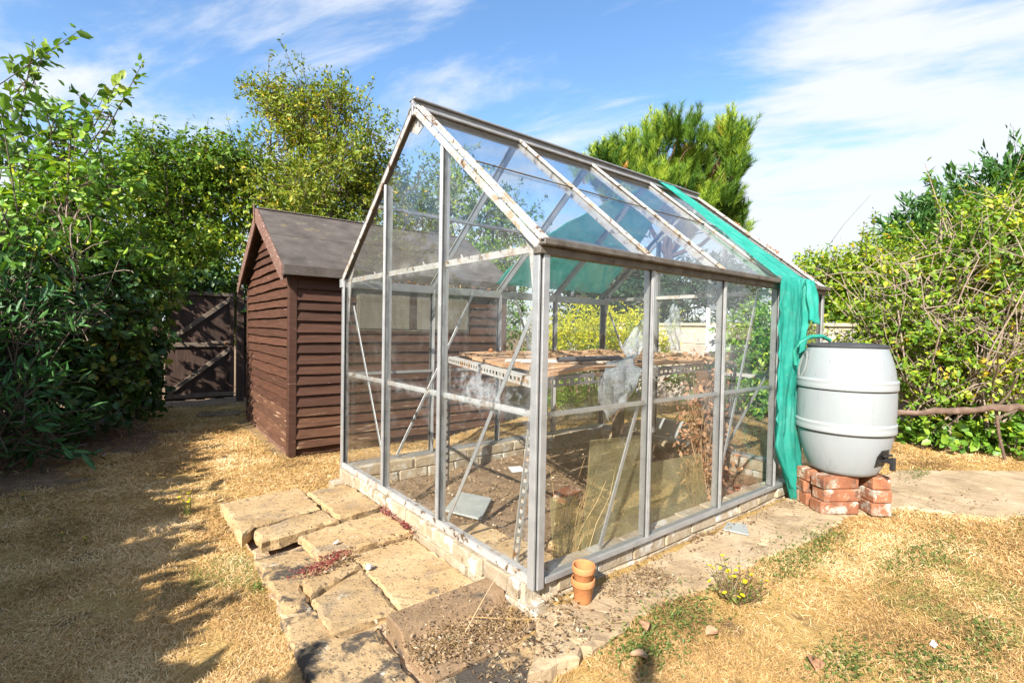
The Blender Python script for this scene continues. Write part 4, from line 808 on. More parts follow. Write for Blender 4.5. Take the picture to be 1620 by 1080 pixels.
    for x, mats in ((0, (GS, GS, GW)), (LN, (GW, GW, GW))):
        for b in range(3):
            ya, yb = ylist[b]+.004, ylist[b+1]-.004
            for za, zb in ((.014, .606), (.602, 1.205)):
                dx = 0 if za < .3 else -.0045
                MB().prism([(x-.002+dx, ya, za), (x-.002+dx, yb, za), (x-.002+dx, yb, zb), (x-.002+dx, ya, zb)], (th, 0, 0)).build('pane', mats[b] if x == 0 else GW, t)
            poly = [(x-.002, ya, 1.207), (x-.002, yb, 1.207), (x-.002, yb, zr(yb)-.012)]
            if ya < W/2 < yb: poly.append((x-.002, W/2, HR-.03))
            poly.append((x-.002, ya, zr(ya)-.012))
            MB().prism(poly, (th, 0, 0)).build('pane', GW, t)
    xlist = (.026, *GX_POSTS, LN-.026)
    for y, mt_ in ((0, GW), (W, GFAR)):
        for b in range(4):
            xa, xb = xlist[b]+.004, xlist[b+1]-.004
            for za, zb in ((.010, .606), (.602, HE-.03)):
                dy = 0 if za < .3 else (-.0045 if y == 0 else .0045)
                MB().prism([(xa, y-.002+dy, za), (xb, y-.002+dy, za), (xb, y-.002+dy, zb), (xa, y-.002+dy, zb)], (0, th, 0)).build('pane', mt_, t)
    for sd in (0, 1):
        n = nrm[sd]
        for b in range(4):
            xa, xb = xlist[b]+.005, xlist[b+1]-.005
            for k, (u0, u1) in enumerate(((-.010, .482), (.474, .93))):
                if sd == 0: P = [(xa, u0, HE+SLP*u0), (xb, u0, HE+SLP*u0), (xb, u1, HE+SLP*u1), (xa, u1, HE+SLP*u1)]
                else: P = [(xa, W-u0, HE+SLP*u0), (xb, W-u0, HE+SLP*u0), (xb, W-u1, HE+SLP*u1), (xa, W-u1, HE+SLP*u1)]
                P = [Vector(p)+n*(.0045*(1-k)) for p in P]
                MB().prism(P, n*th).build('pane', GR, t)
    # moss and grit lodged in the far eave
    rng = np.random.default_rng(12); n = 160; P = np.stack([rng.uniform(.3, 2.4, n), W+rng.normal(.005, .01, n), np.full(n, HE+.0)], 1)
    leaves('moss', P, sphere(n, rng)+np.array([0, 0, .5]), sphere(n, rng), rng.uniform(.01, .03, n), LF['deadleaf'], t, .8)
    # lichen lumps on the far verge bar
    n = 300; u = rng.uniform(.05, .62, n); u = u[np.sin(u*22) > -.1]; n = len(u); P = np.stack([LN+rng.normal(0, .010, n), u, HE+SLP*u+.028], 1)
    leaves('lichen', P, sphere(n, rng)+np.array([0, 0, .6]), sphere(n, rng), rng.uniform(.008, .02, n), LF['deadleaf'], t, .9)
greenhouse()

# ------------------------------------------------------------------ shade net
def net():
    rng = np.random.default_rng(9); n = .006
    nr = Vector((0, -SLP, 1)).normalized(); off = .030
    # stations: (centre line point left, point right); from the far eave up over the ridge and down the near side
    def far(u): return W-u, HE+SLP*u
    st = []
    for u in np.linspace(.03, .93, 16):
        y, z = far(u); k = u/.93; st.append(((1.22+.75*k**2.2, y+.018, z+.026), (2.50-.26*k**2, y+.018, z+.026)))
    st.append(((2.00, W/2, HR+.044), (2.20, W/2, HR+.044)))
    for u in np.linspace(.93, .0, 18):
        k = 1-u/.93; st.append(((2.02-.20*k, u-.018, HE+SLP*u+.03), (2.19+.05*k, u-.018, HE+SLP*u+.03)))
    st.append(((1.80, -.062, HE+.022), (2.19, -.064, HE+.020)))
    for k in np.linspace(.02, 1, 34):
        z = HE-k*(HE+.115); xl = 1.775-.055*math.sin(min(1, k*1.6)*1.57)+.29*max(0, (k-.70)/.30)**1.1; xr = 2.13-.08*sstep(.10, .5, k)+.008*math.sin(k*9)
        xr = max(xr, xl+.012); st.append(((xl, -.052-.02*k, z), (xr, -.052-.03*k, z)))
    m = 30; V = []
    for i, (a, b) in enumerate(st):
        a, b = np.array(a, float), np.array(b, float); w = np.linalg.norm(b-a); hang = i > 35
        for j in range(m):
            s = j/(m-1); p = a+(b-a)*s
            amp = (.007 if hang else .005)*(1 if w < .6 else .5)
            wob = amp*(math.sin(s*19+i*.10)+.6*math.sin(s*37-i*.17+1)); r = rng.normal(0, .0015)
            if hang:
                p[1] += .018*float(vnoise(s*5.5+2, (i-36)*.045, 1))+.006*float(vnoise(s*16, (i-36)*.13, 1))+.004*float(vnoise(s*34, (i-36)*.45, 1))-.012+r
                p[1] = min(p[1], -.034)
                p[2] += .012*math.sin(s*17+i*.3)*(1 if i > 60 else .3)
            elif i > 16: p += np.array([0, -SLP*.7, .7])*(abs(wob)+r)
            else: p += np.array([0, SLP*.7, .7])*(abs(wob)*.8+r)
            if j in (0, m-1): p[0] += rng.normal(0, .010 if hang else .006)+.010*math.sin(i*1.9)*(1 if hang else .4)
            V.append(p)
    k = len(st); F = [(i*m+j, i*m+j+1, (i+1)*m+j+1, (i+1)*m+j) for i in range(k-1) for j in range(m-1)]
    o = mesh_np('shade_net', V, F, MT['net'], None, True)
    s = o.modifiers.new('thickness', 'SOLIDIFY'); s.thickness = .0015
    tag(o, 'torn green shade netting draped over the greenhouse roof and hanging to the ground', 'netting')
    # folded-back flap at the eave
    V = []; q = 16
    for i in range(q):
        k = i/(q-1)
        for j in range(12):
            s = j/11; V.append((2.09+.13*s+.012*math.sin(k*9+s*5)-.05*k*s, -.072-.030*math.sin(k*1.5)-.02*k*s+.012*math.sin(s*12), HE+.026-.27*k*(.92+.08*s)-.012*s+.006*math.sin(s*9)))
    F = [(i*12+j, i*12+j+1, (i+1)*12+j+1, (i+1)*12+j) for i in range(q-1) for j in range(11)]
    f = mesh_np('flap', V, F, MT['net'], o, True); f.modifiers.new('thickness', 'SOLIDIFY').thickness = .0015
net()

# ------------------------------------------------------------------ staging bench and things in the greenhouse
def slotted(mb, p, q, side, w=.040, d=.0025, pitch=.05):
    """one flange of slotted angle: two edge strips bridged between real slots"""
    p, q = Vector(p), Vector(q); sd = Vector(side).normalized(); L = (q-p).length; a = (q-p)/L
    mb.bar(p+sd*w*.36, q+sd*w*.36, sd, w*.28, d); mb.bar(p-sd*w*.36, q-sd*w*.36, sd, w*.28, d)
    k = int(L/pitch)
    for i in range(k+1):
        c = min(i*pitch, L-.012); mb.bar(p+a*c, p+a*(c+.018), sd, w*.44, d*.98)
def bench():
    zt = .705; A_, B_, C_, D_ = Vector((.57, 1.55, zt)), Vector((.085, .115, zt)), Vector((2.12, .36, zt)), Vector((2.40, 1.62, zt))
    t = thing('staging_bench', 'old slotted angle staging bench with split wooden boards inside the greenhouse', 'bench', (1.2, .9, -.15)); O = Vector((1.2, .9, -.15))
    def edge(p, q, mat):
        d = (q-p).normalized(); n = Vector((-d.y, d.x, 0)); m = MB(); slotted(m, p-O, q-O, (0, 0, 1)); m.bar(p-O+n*.018+Vector((0, 0, .0215)), q-O+n*.018+Vector((0, 0, .0215)), n, .036, .002); m.build('edge_angle', mat, t)
    edge(A_, B_, MT['angle']); edge(B_+Vector((.02, 0, 0)), C_, MT['angle_grey']); edge(D_, A_, MT['angle']); edge(C_, D_, MT['angle_grey'])
    def leg(p, q, mat):
        d = (q-p).normalized(); m = MB(); slotted(m, p-O, q-O, (1, 0, 0)); n = d.cross(Vector((1, 0, 0))).normalized(); slotted(m, p-O+n*.02+Vector((.019, 0, 0)), q-O+n*.02+Vector((.019, 0, 0)), n); m.build('leg', mat, t)
    leg(Vector((.20, .36, -.13)), B_+Vector((.03, .02, .03)), MT['angle']); leg(Vector((.60, 1.60, -.15)), A_+Vector((0, 0, .03)), MT['angle_grey'])
    leg(Vector((2.10, .42, -.15)), C_, MT['angle_grey'])
    # boards lying lengthwise
    rng = np.random.default_rng(14); nb = 7
    for i in range(nb):
        a, b = (i+.06)/nb, (i+.90)/nb; s0 = rng.uniform(.01, .05); e0 = rng.uniform(.93, 1.0)
        def pt(s, k, z): return (B_+(C_-B_)*s).lerp(A_+(D_-A_)*s, k)+Vector((0, 0, z))-O
        z0 = .026+rng.uniform(0, .012); m = MB(); n = 8; V = []
        for j in range(n):
            s = s0+(e0-s0)*j/(n-1); zz = z0+rng.normal(0, .004)
            V += [pt(s, a+rng.normal(0, .004), zz), pt(s, b+rng.normal(0, .004), zz), pt(s, b, zz+.016), pt(s, a, zz+.016)]
        m.add(V, [(4*j+k, 4*j+(k+1) % 4, 4*(j+1)+(k+1) % 4, 4*(j+1)+k) for j in range(n-1) for k in range(4)]+[(3, 2, 1, 0), tuple(4*(n-1)+k for k in range(4))]); m.build('board', MT['bench_board'], t)
    # timber underframe at the far end
    p1, p2 = Vector((2.42, 1.60, -.15)), Vector((1.55, .25, -.15))
    for p, h in ((p1, .84), (p2, .84)):
        MB().bar(p-O, p-O+Vector((0, 0, h)), (1, 0, 0), .085, .075).build('timber_leg', MT['timber'], t, .004)
    MB().bar(p1-O+Vector((0, 0, .20)), p2-O+Vector((0, 0, .20)), (0, 0, 1), .085, .05).build('timber_rail', MT['timber'], t, .004)
    return zt+.05
zb = bench()
def benchtop():
    z = zb+.004
    def rod(label, pts, r, mat, name='rod', cat='rod'):
        o = tubes(name, [(np.array(pts, float), [r]*len(pts))], MT[mat], None, 8); return tag(o, label, cat)
    rod('pale rod lying across the bench nearest the gable', [(.33, .62, z), (.62, .50, z), (.95, .40, z)], .009, 'pale_rod')
    rod('second pale rod on the bench close behind the corner post', [(.35, .52, z+.001), (.6, .40, z), (.86, .31, z)], .008, 'pale_rod')
    rod('grey pipe clamp with two upright jaws on the bench', [(.42, .34, z+.02), (.62, .31, z+.022), (.80, .29, z+.022), (.82, .288, z+.015), (.82, .284, z-.055)], .013, 'pipe', 'pipe_clamp', 'clamp')
    rod('short grey pipe upright at the bench edge', [(.92, .255, z+.01), (.92, .250, z-.05)], .012, 'pipe', 'pipe_stub', 'pipe')
    rng = np.random.default_rng(15); o = lathe('pebble', [(.0, 0), (.016, .004), (.020, .012), (.012, .024), (0, .028)], MT['rust'], None, 9); o.location = (.85, 1.45, z-.003); tag(o, 'rusty lump on the back edge of the bench', 'stone')
    n = 420; P = np.stack([rng.uniform(.5, 2.1, n), np.zeros(n), np.full(n, z+.003)], 1); P[:, 1] = rng.uniform(.3, 1.4, n)+.0; 
    tag(leaves('bench_litter', P, sphere(n, rng)*np.array([1, 1, .25]), np.tile([0, 0, 1.], (n, 1))+rng.normal(0, .4, (n, 3)), rng.uniform(.015, .05, n), LF['litter'], None, .5), 'dry leaves and grit scattered on the bench', kind='stuff')
benchtop()
def crumpled(name, label, path, widths, mat, cat, seed=0, amp=.02):
    """a hanging crumpled sheet along path with given half-width vectors"""
    rng = np.random.default_rng(seed); n, m = 26, 16; P = np.array(path, float); Wd = np.array(widths, float); tt = np.linspace(0, len(P)-1, n); V = []
    for i, s in enumerate(tt):
        k = min(int(s), len(P)-2); f = s-k; c = P[k]*(1-f)+P[k+1]*f; w = Wd[k]*(1-f)+Wd[k+1]*f
        for j in range(m):
            u = j/(m-1)*2-1; V.append(c+w*u+amp*np.array([math.sin(i*.9+j*.8), math.sin(i*.6-j*.9+1), math.sin(i*.7+j*.5)])*.7+rng.normal(0, amp*.12, 3))
    F = [(i*m+j, i*m+j+1, (i+1)*m+j+1, (i+1)*m+j) for i in range(n-1) for j in range(m-1)]
    o = mesh_np(name, V, F, MT[mat], None, True); o.modifiers.new('thickness', 'SOLIDIFY').thickness = .002; return tag(o, label, cat)
crumpled('bubble_wrap', 'crumpled bubble wrap hanging over the glazed side edge of the bench', [(1.27, .50, .99), (1.19, .48, .87), (1.05, .40, .775), (.76, .24, .772), (.61, .125, .73), (.59, .11, .63), (.57, .11, .56)], [(.04, .0, .03), (.11, -.02, .05), (.07, .02, .0), (.14, .03, .02), (.17, .02, 0), (.13, .0, .03), (.05, 0, .04)], 'plastic_wrap', 'plastic sheet', 3, .016)
crumpled('bubble_wrap', 'scrap of bubble wrap caught high against the side glass', [(1.20, .05, 1.16), (1.26, .05, 1.10), (1.34, .05, 1.06)], [(.02, 0, .03), (.05, 0, .05), (.03, 0, .05)], 'plastic_wrap', 'plastic sheet', 5, .008)
crumpled('bubble_wrap', 'torn bubble wrap hanging behind the dried climber', [(1.75, .60, 1.10), (1.74, .60, .96), (1.74, .58, .80)], [(.03, 0, 0), (.10, 0, 0), (.05, 0, 0)], 'plastic_wrap', 'plastic sheet', 6, .012)

def leaning(label, x0, x1, y0, y1, z0, z1, notch=0.1):
    P = [(x0, y0, z0), (x1, y0, z0), (x1-.02, y1, z1-.02), (x0+notch, y1, z1)]; o = MB().prism(P, (0, .004, 0)).build('glass_sheet', MT['glass_old']); return tag(o, label, 'glass sheet', 'old panes leaning in the greenhouse')
leaning('tall mossy pane leaning inside the first side bay', .33, .80, .085, .135, -.09, .44, .10)
leaning('lower brown pane leaning inside the middle side bay', .80, 1.36, .085, .15, -.10, .27, .02)
leaning('narrow clear pane leaning beside the corner of the greenhouse', .20, .40, .10, .16, -.12, .22, .02)
o = MB().prism([(.37, .86, -.128), (.62, 1.10, -.128), (.52, 1.32, -.128), (.28, 1.10, -.128)], (0, 0, .012)).build('slate_piece', MT['slate'], None, .003); tag(o, 'grey flat slate lying on the soil inside the greenhouse', 'slate')
o = MB().prism([(1.10, 1.50, -.135), (1.19, 1.46, -.130), (1.22, 1.55, -.12), (1.14, 1.60, -.125)], (0, 0, .003)).build('paper_scrap', MT['paper']); tag(o, 'scrap of white paper on the greenhouse soil', 'paper')
for i, (p, l) in enumerate(((((.08, .09), (.40, .09), (.42, .60), (.09, .62)), 'pale flat stone inside the near corner of the greenhouse'), (((.09, .66), (.38, .64), (.36, .86), (.10, .90)), 'pale flat stone just inside the gable glass'), (((.50, .10), (1.0, .10), (1.0, .42), (.48, .46)), 'flat stone under the leaning panes'), (((1.1, .5), (1.7, .4), (1.9, .75), (1.3, .9)), 'long flat stone in the middle of the greenhouse floor'))):
    tag(stone('floor_stone', p, -.18, -.128, MT['slab'], None, seed=40+i), l, 'stone', 'flat stones on the greenhouse floor')
for i, (x, y, a, l) in enumerate(((1.02, .85, .3, 'loose orange brick on the greenhouse soil'), (1.9, .3, .9, 'loose brick by the side glass near the netting'), (2.05, .2, 2.2, 'brick lying in the far corner behind the netting'))):
    o = MB().box(-.10, .10, -.05, .05, -.032, .032).build('loose_brick', MT['red_brick'], None, .006); o.location = (x, y, -.11); o.rotation_euler = (.1, .05, a); tag(o, l, 'brick', 'loose bricks in the greenhouse')
def climber():
    rng = np.random.default_rng(19); b = np.array([1.46, .20, -.14]); t = thing('dried_climber', 'dead brown climber tangled on the timber bench leg', 'plant', tuple(b)); ln = []; P = []
    for i in range(40):
        q = b+np.array([rng.normal(.06, .09), rng.normal(.05, .06), rng.uniform(.35, .95)]); c = curve(b+rng.normal(0, .04, 3)*np.array([1, 1, 0]), q, rng, .10, 6); ln.append((c-b, np.linspace(.004, .0015, 6))); P.append(c[2:]+rng.normal(0, .03, (4, 3)))
    tubes('stems', ln, MT['dead'], t, 4); P = np.repeat(np.concatenate(P), 5, 0); P = P+rng.normal(0, .04, P.shape); n = len(P)
    leaves('dead_leaves', P-b, sphere(n, rng)+np.array([0, 0, -.7]), sphere(n, rng), rng.uniform(.02, .05, n), LF['deadleaf'], t, .5)
climber()

# ------------------------------------------------------------------ water butt on its bricks
def butt():
    bx, by, z0 = 2.088, -.304, .142; H = .705
    t = thing('water_butt', 'pale grey plastic water butt with dark lid on a brick stand', 'water butt', (bx, by, z0))
    R = .241
    def rad(z): s = z/H; return R*(1-.34*abs((s-.56)/.56)**2.6) if s < .56 else R*(1-.20*((s-.56)/.44)**2.8)
    prof = [(0, .0), (rad(0)*.90, .0)]
    for z in np.linspace(.012, H, 44): prof.append((rad(z), z))
    prof += [(rad(H)-.012, H+.006), (rad(H)-.03, H-.01), (0, H-.012)]
    body = lathe('body', prof, MT['butt'], t, 72)
    for z in (.270, .505):
        r = rad(z); lathe('rib', [(r-.004, z-.030), (r+.006, z-.028), (r+.009, z-.022), (r+.0075, z-.004), (r+.0075, z+.012), (r+.010, z+.018), (r+.006, z+.026), (r-.004, z+.028)], MT['butt_rib'], t, 72)
        lathe('dark_ring', [(r-.004, z-.034), (r+.0035, z-.0335), (r+.0035, z-.029), (r-.004, z-.0285)], MT['black_plastic'], t, 72)  # thin black ring just below each rib
    rl = rad(H)+.004
    lathe('lid', [(rl-.012, H-.004), (rl, H+.002), (rl, H+.012), (rl-.012, H+.020), (rl*.5, H+.028), (0, H+.030)], MT['butt_lid'], t, 64)
    # moulded hand grip near the top, facing the net side
    a = math.radians(128); r = rad(.60); gp = MB(); 
    for k in range(7):
        u = -1+2*k/6
    prof = [(math.cos(v)*.055, math.sin(v)*.085) for v in np.linspace(0, 2*np.pi, 20, endpoint=False)]
    V = []
    for s, e in ((1.0, .004), (.82, .010), (.70, -.004)):
        for px, pz in prof:
            aa = a+px*s/r; zz = .60+pz*s; rr = rad(zz)+e; V.append((math.cos(aa)*rr, math.sin(aa)*rr, zz))
    F = [(i*20+j, i*20+(j+1) % 20, (i+1)*20+(j+1) % 20, (i+1)*20+j) for i in range(2) for j in range(20)]; mb = MB(); mb.add(V, F+[tuple(range(40, 60))]); mb.build('hand_grip', MT['slate'], t, 0, True)
    # tap low on the other side; a black patch paints the shade of its recess
    a = math.radians(-104); r = rad(.10); d = Vector((math.cos(a), math.sin(a), 0)); s = Vector((-d.y, d.x, 0)); c = d*(r-.006)+Vector((0, 0, .115))
    tp = MB(); tp.bar(c-s*.035, c+s*.035, (0, 0, 1), .05, .022).bar(c+d*.00, c+d*.062-Vector((0, 0, .005)), (0, 0, 1), .026, .026).bar(c+d*.060-Vector((0, 0, -.016)), c+d*.060-Vector((0, 0, .052)), s, .022, .022).bar(c+d*.036-s*.035+Vector((0, 0, .022)), c+d*.036+s*.035+Vector((0, 0, .022)), (0, 0, 1), .012, .014)
    tp.build('tap', MT['black_plastic'], t, .003)
    V = []
    for sc_, e in ((1.0, .003), (.80, .005)):
        for qx, qz in ((-.042, -.05), (.042, -.05), (.050, .015), (.030, .05), (-.030, .05), (-.050, .015)):
            zz = .115+qz*sc_; rr = rad(zz)+e; aa = a+qx*sc_/r; V.append((math.cos(aa)*rr, math.sin(aa)*rr, zz))
    mb = MB(); mb.add(V, [(i, (i+1) % 6, 6+(i+1) % 6, 6+i) for i in range(6)]+[tuple(range(6, 12))]); mb.build('tap_recess_shade', MT['black_plastic'], t)
    # hose from the gutter into the lid
    tubes_o = tubes('hose', [(np.array([(bx-.20, by+.19, .74), (bx-.205, by+.195, .82), (bx-.185, by+.18, .875), (bx-.12, by+.15, .905), (bx-.03, by+.12, .91), (bx+.04, by+.10, .885)]), [.012]*6)], MT['hose'], None, 8)
    tag(tubes_o, 'short green hose looping over the rim of the water butt', 'hose')
butt()
def stand():
    ang = math.atan2(-.6255, .78); bx, by = 2.088, -.304; right = Vector((.78, -.6255, 0)); fwd = Vector((.6255, .78, 0)); rng = np.random.default_rng(23)
    mb = MB().box(-.108, .108, -.052, .052, -.0325, .0325); o = mb.build('stand_brick', MT['red_brick'], None, .006); md = o.data; bpy.data.objects.remove(o)
    lay = []
    for l, nm in ((0, 'lowest'), (1, 'middle'), (2, 'topmost')):
        lay += [(-.10+.012*(l % 2), -.085, l, .04*l, 'orange brick, %s of the front stack under the netting side of the water butt' % nm), (-.10, .05, l, .02, 'brick, %s of the rear stack under the netting side of the water butt' % nm),
                (.125, -.05+.01*l, l, 1.5+.05*l, 'whitened brick, %s of the front stack under the tap side of the water butt' % nm), (.13, .16, l, 1.57, 'brick, %s of the rear stack under the tap side of the water butt' % nm)]
    for a, b, l, r, lab in lay:
        p = Vector((bx, by, 0))+right*a+fwd*b; o = bpy.data.objects.new('stand_brick', md); o.location = (p.x, p.y, -.0340+.070*l); o.rotation_euler = (0, 0, ang+r+rng.normal(0, .07)); o.scale = (1, 1, 1.06); link(o); tag(o, lab, 'brick', 'bricks of the water butt stand')
stand()

# ------------------------------------------------------------------ small things on the ground
def pots():
    x, y, z = .148, -.098, -.070
    def pot(label, z0, s):
        prof = [(0, .004), (.030, 0), (.0315, .004), (.0385, .058), (.0420, .060), (.0440, .064), (.0440, .081), (.0425, .085), (.0385, .085), (.037, .080), (.034, .055), (.028, .010), (0, .009)]
        o = lathe('terracotta_pot', [(r*s, zz*s) for r, zz in prof], MT['terracotta'], None, 40); o.location = (x, y, z0); return tag(o, label, 'flowerpot', 'nested terracotta pots')
    a = pot('lower terracotta pot standing on the path by the greenhouse corner', z, 1.0)
    b = pot('upper terracotta pot nested in the lower one, mouth open', z+.052, .97); b.rotation_euler = (.03, -.03, .4)
pots()
o = MB().prism([(.86, -.12, -.066), (.97, -.09, -.066), (1.02, -.16, -.066), (.90, -.235, -.066)], (0, 0, .008)).build('slate_piece', MT['slate'], None, .002); o.location = (.32, .045, 0); tag(o, 'triangular piece of grey slate on the path', 'slate')
def lump(name, label, cat, p, r, mat, seed):
    bm = bmesh.new(); bmesh.ops.create_icosphere(bm, subdivisions=2, radius=1); rng = np.random.default_rng(seed)
    for v in bm.verts: v.co = Vector(np.array(v.co)*np.array(r)*(1+rng.normal(0, .10)))
    me = bpy.data.meshes.new(name); bm.to_mesh(me); bm.free(); me.materials.append(MT[mat]); o = link(bpy.data.objects.new(name, me)); o.location = p; return tag(o, label, cat)
lump('stone', 'pale flattish stone at the foot of the ivy hedge', 'stone', (-1.42, 5.0, -.13), (.10, .06, .045), 'stone', 3)
lump('stone', 'small white pebble in the joint between two slabs', 'stone', (-.352, .655, -.094), (.016, .013, .012), 'paper', 4)
o = stone('step_stone', [(-.45, 5.35), (-.05, 5.25), (.10, 5.5), (-.40, 5.62)], -.19, -.135, MT['channel'], None, seed=60); tag(o, 'grey flat stone in the grass in front of the gate', 'stone')
def scrap(label, x, y, s, mat='paper', name='paper_scrap', cat='paper'):
    z = float(ground_z(x, y))+.012; o = MB().prism([(x-s, y-s*.4, z), (x+s*.3, y-s*.6, z+.004), (x+s, y+s*.3, z+.01), (x-s*.2, y+s*.6, z)], (0, 0, .002)).build(name, MT[mat]); return tag(o, label, cat)
scrap('white scrap on the bare earth near the hedge', -1.40, 4.35, .035); scrap('small white scrap on the shaded grass', -1.25, 3.8, .018); scrap('white scrap in the dry grass at the bottom of the picture', .90, -.95, .016)
scrap('tiny white flake on the raised middle slab', -.40, .92, .016).location.z = .075
o = tubes('blue_stake', [(np.array([[-.93, 6.15, -.15], [-.92, 6.14, -.02], [-.90, 6.13, .10]]), [.02, .018, .012])], MT['blue'], None, 6); tag(o, 'bit of blue plastic standing in the hedge bottom', 'plastic')
def flower(label, x, y, n, h, spread, seed, z=None, nf=None, group=None):
    rng = np.random.default_rng(seed); z = float(ground_z(x, y)) if z is None else z; b = np.array([x, y, z]); t = thing('hawkweed', label, 'wildflower', (x, y, z), group); ln = []; P = []; FP = []; FD = []; FN = []
    for i in range(n):
        a = rng.uniform(0, 2*np.pi); s = spread*math.sqrt(rng.random()); q = np.array([math.cos(a)*s, math.sin(a)*s, h*rng.uniform(.55, 1.15)]); c = curve((q[0]*.35, q[1]*.35, 0), q, rng, .08, 5); ln.append((c, np.linspace(.0018, .001, 5)))
        m = 5; u = rng.random(m); P.append(c[(u*4).astype(int)])
        if i < (nf if nf is not None else n):
            k = 9; an = np.arange(k)*2*np.pi/k; up = norm(np.array([[rng.normal(0, .3), rng.normal(0, .3), 1]]))[0]; e1 = norm(np.cross(up, [1, 0, 0])[None])[0]; e2 = np.cross(up, e1)
            FP.append(np.tile(q, (k, 1))); FD.append(np.cos(an)[:, None]*e1+np.sin(an)[:, None]*e2+up*.25); FN.append(np.tile(up, (k, 1)))
    tubes('stems', ln, LF['litter'] if n > 20 else LF['weed'], t, 3)
    P = np.concatenate(P); m = len(P); leaves('foliage', P, sphere(m, rng)+np.array([0, 0, .3]), sphere(m, rng), rng.uniform(.012, .03, m), LF['weed'], t, .25)
    leaves('flowers', np.concatenate(FP), np.concatenate(FD), np.concatenate(FN), rng.uniform(.009, .012, len(FP)*9), LF['yellow'], t, .55)
flower('straggly clump of yellow hawkweed at the edge of the path', .64, -.42, 70, .12, .13, 51, nf=20)
flower('small upright yellow hawkweed in the lawn beside the far slab', -.86, 1.95, 9, .12, .06, 52)
for i, (x, y, l) in enumerate(((-1.61, 2.75, 'lone yellow flower furthest off in the shaded lawn'), (-1.45, 2.17, 'lone yellow flower in the middle of the shaded lawn'), (-1.38, 1.88, 'lone yellow flower, outer of the close pair in the shaded lawn'), (-1.29, 1.80, 'lone yellow flower, inner of the close pair in the shaded lawn'))): flower(l, x, y, 1, .05, .01, 60+i)
def dead_leaf(label, x, y, s, a, z=None):
    z = float(ground_z(x, y))+.018 if z is None else z; n, m = 7, 6; V = []
    for i in range(n):
        u = i/(n-1); w = s*.42*math.sin(math.pi*min(1, u*.92+.06))**.8
        for j in range(m):
            v = j/(m-1)*2-1; V.append(((u-.5)*s, v*w, .35*s*(v*v)*.7+.12*s*math.sin(u*4)+.02*s*math.sin(j*2+i)))
    F = [(i*m+j, i*m+j+1, (i+1)*m+j+1, (i+1)*m+j) for i in range(n-1) for j in range(m-1)]
    o = mesh_np('fallen_leaf', V, F, LF['deadleaf'], None, True, RNG.random(1)[0]*np.ones(len(V))); o.modifiers.new('thickness', 'SOLIDIFY').thickness = .0008
    o.location = (x, y, z); o.rotation_euler = (.2, -.15, a); tag(o, label, 'leaf', 'large fallen leaves')
dead_leaf('curled brown fallen leaf in the dry grass near the viewer', .45, -.76, .055, .5); dead_leaf('folded brown leaf lying on the weeds at the path edge', .17, -.345, .045, 1.2, -.055); dead_leaf('pale brown leaf below the path edge nearest the viewer', .05, -.42, .05, 2.2); dead_leaf('flat tan leaf in the grass by the hawkweed', .33, -.50, .045, -.4)

# ------------------------------------------------------------------ grass, weeds, litter (stuff)
CAMP = np.array([-1.19, -1.33])
FW = np.array([.6255, .780])
def visible(x, y, lim=50):
    d = np.stack([x-CAMP[0], y-CAMP[1]], -1); a = np.arctan2(d[:, 0]*FW[1]-d[:, 1]*FW[0], d@FW); return np.abs(np.degrees(a)) < lim
def free(x, y):
    gh = (x > -.05) & (x < 2.6) & (y > -.04) & (y < 1.96); sl = (x > -.72) & (x < 0) & (y > -.30) & (y < 1.79)
    lo = np.interp(x, [-.26, .03, .24, .67, 1.04, 1.92, 2.36, 2.62, 3.2, 4.4], [-.28, -.30, -.26, -.32, -.32, -.36, -.48, -.9, -1.1, -1.5]); hi = np.interp(x, [-.3, 2.7, 2.8, 3.35, 4.2], [-.03, -.03, -.20, -.27, -.9])
    pa = (x > -.26) & (x < 4.2) & (y > lo+.015) & (y < hi)
    sh = (x > -.12) & (x < 2.1) & (y > 2.95) & (y < 4.9)
    return ~(gh | sl | pa | sh)
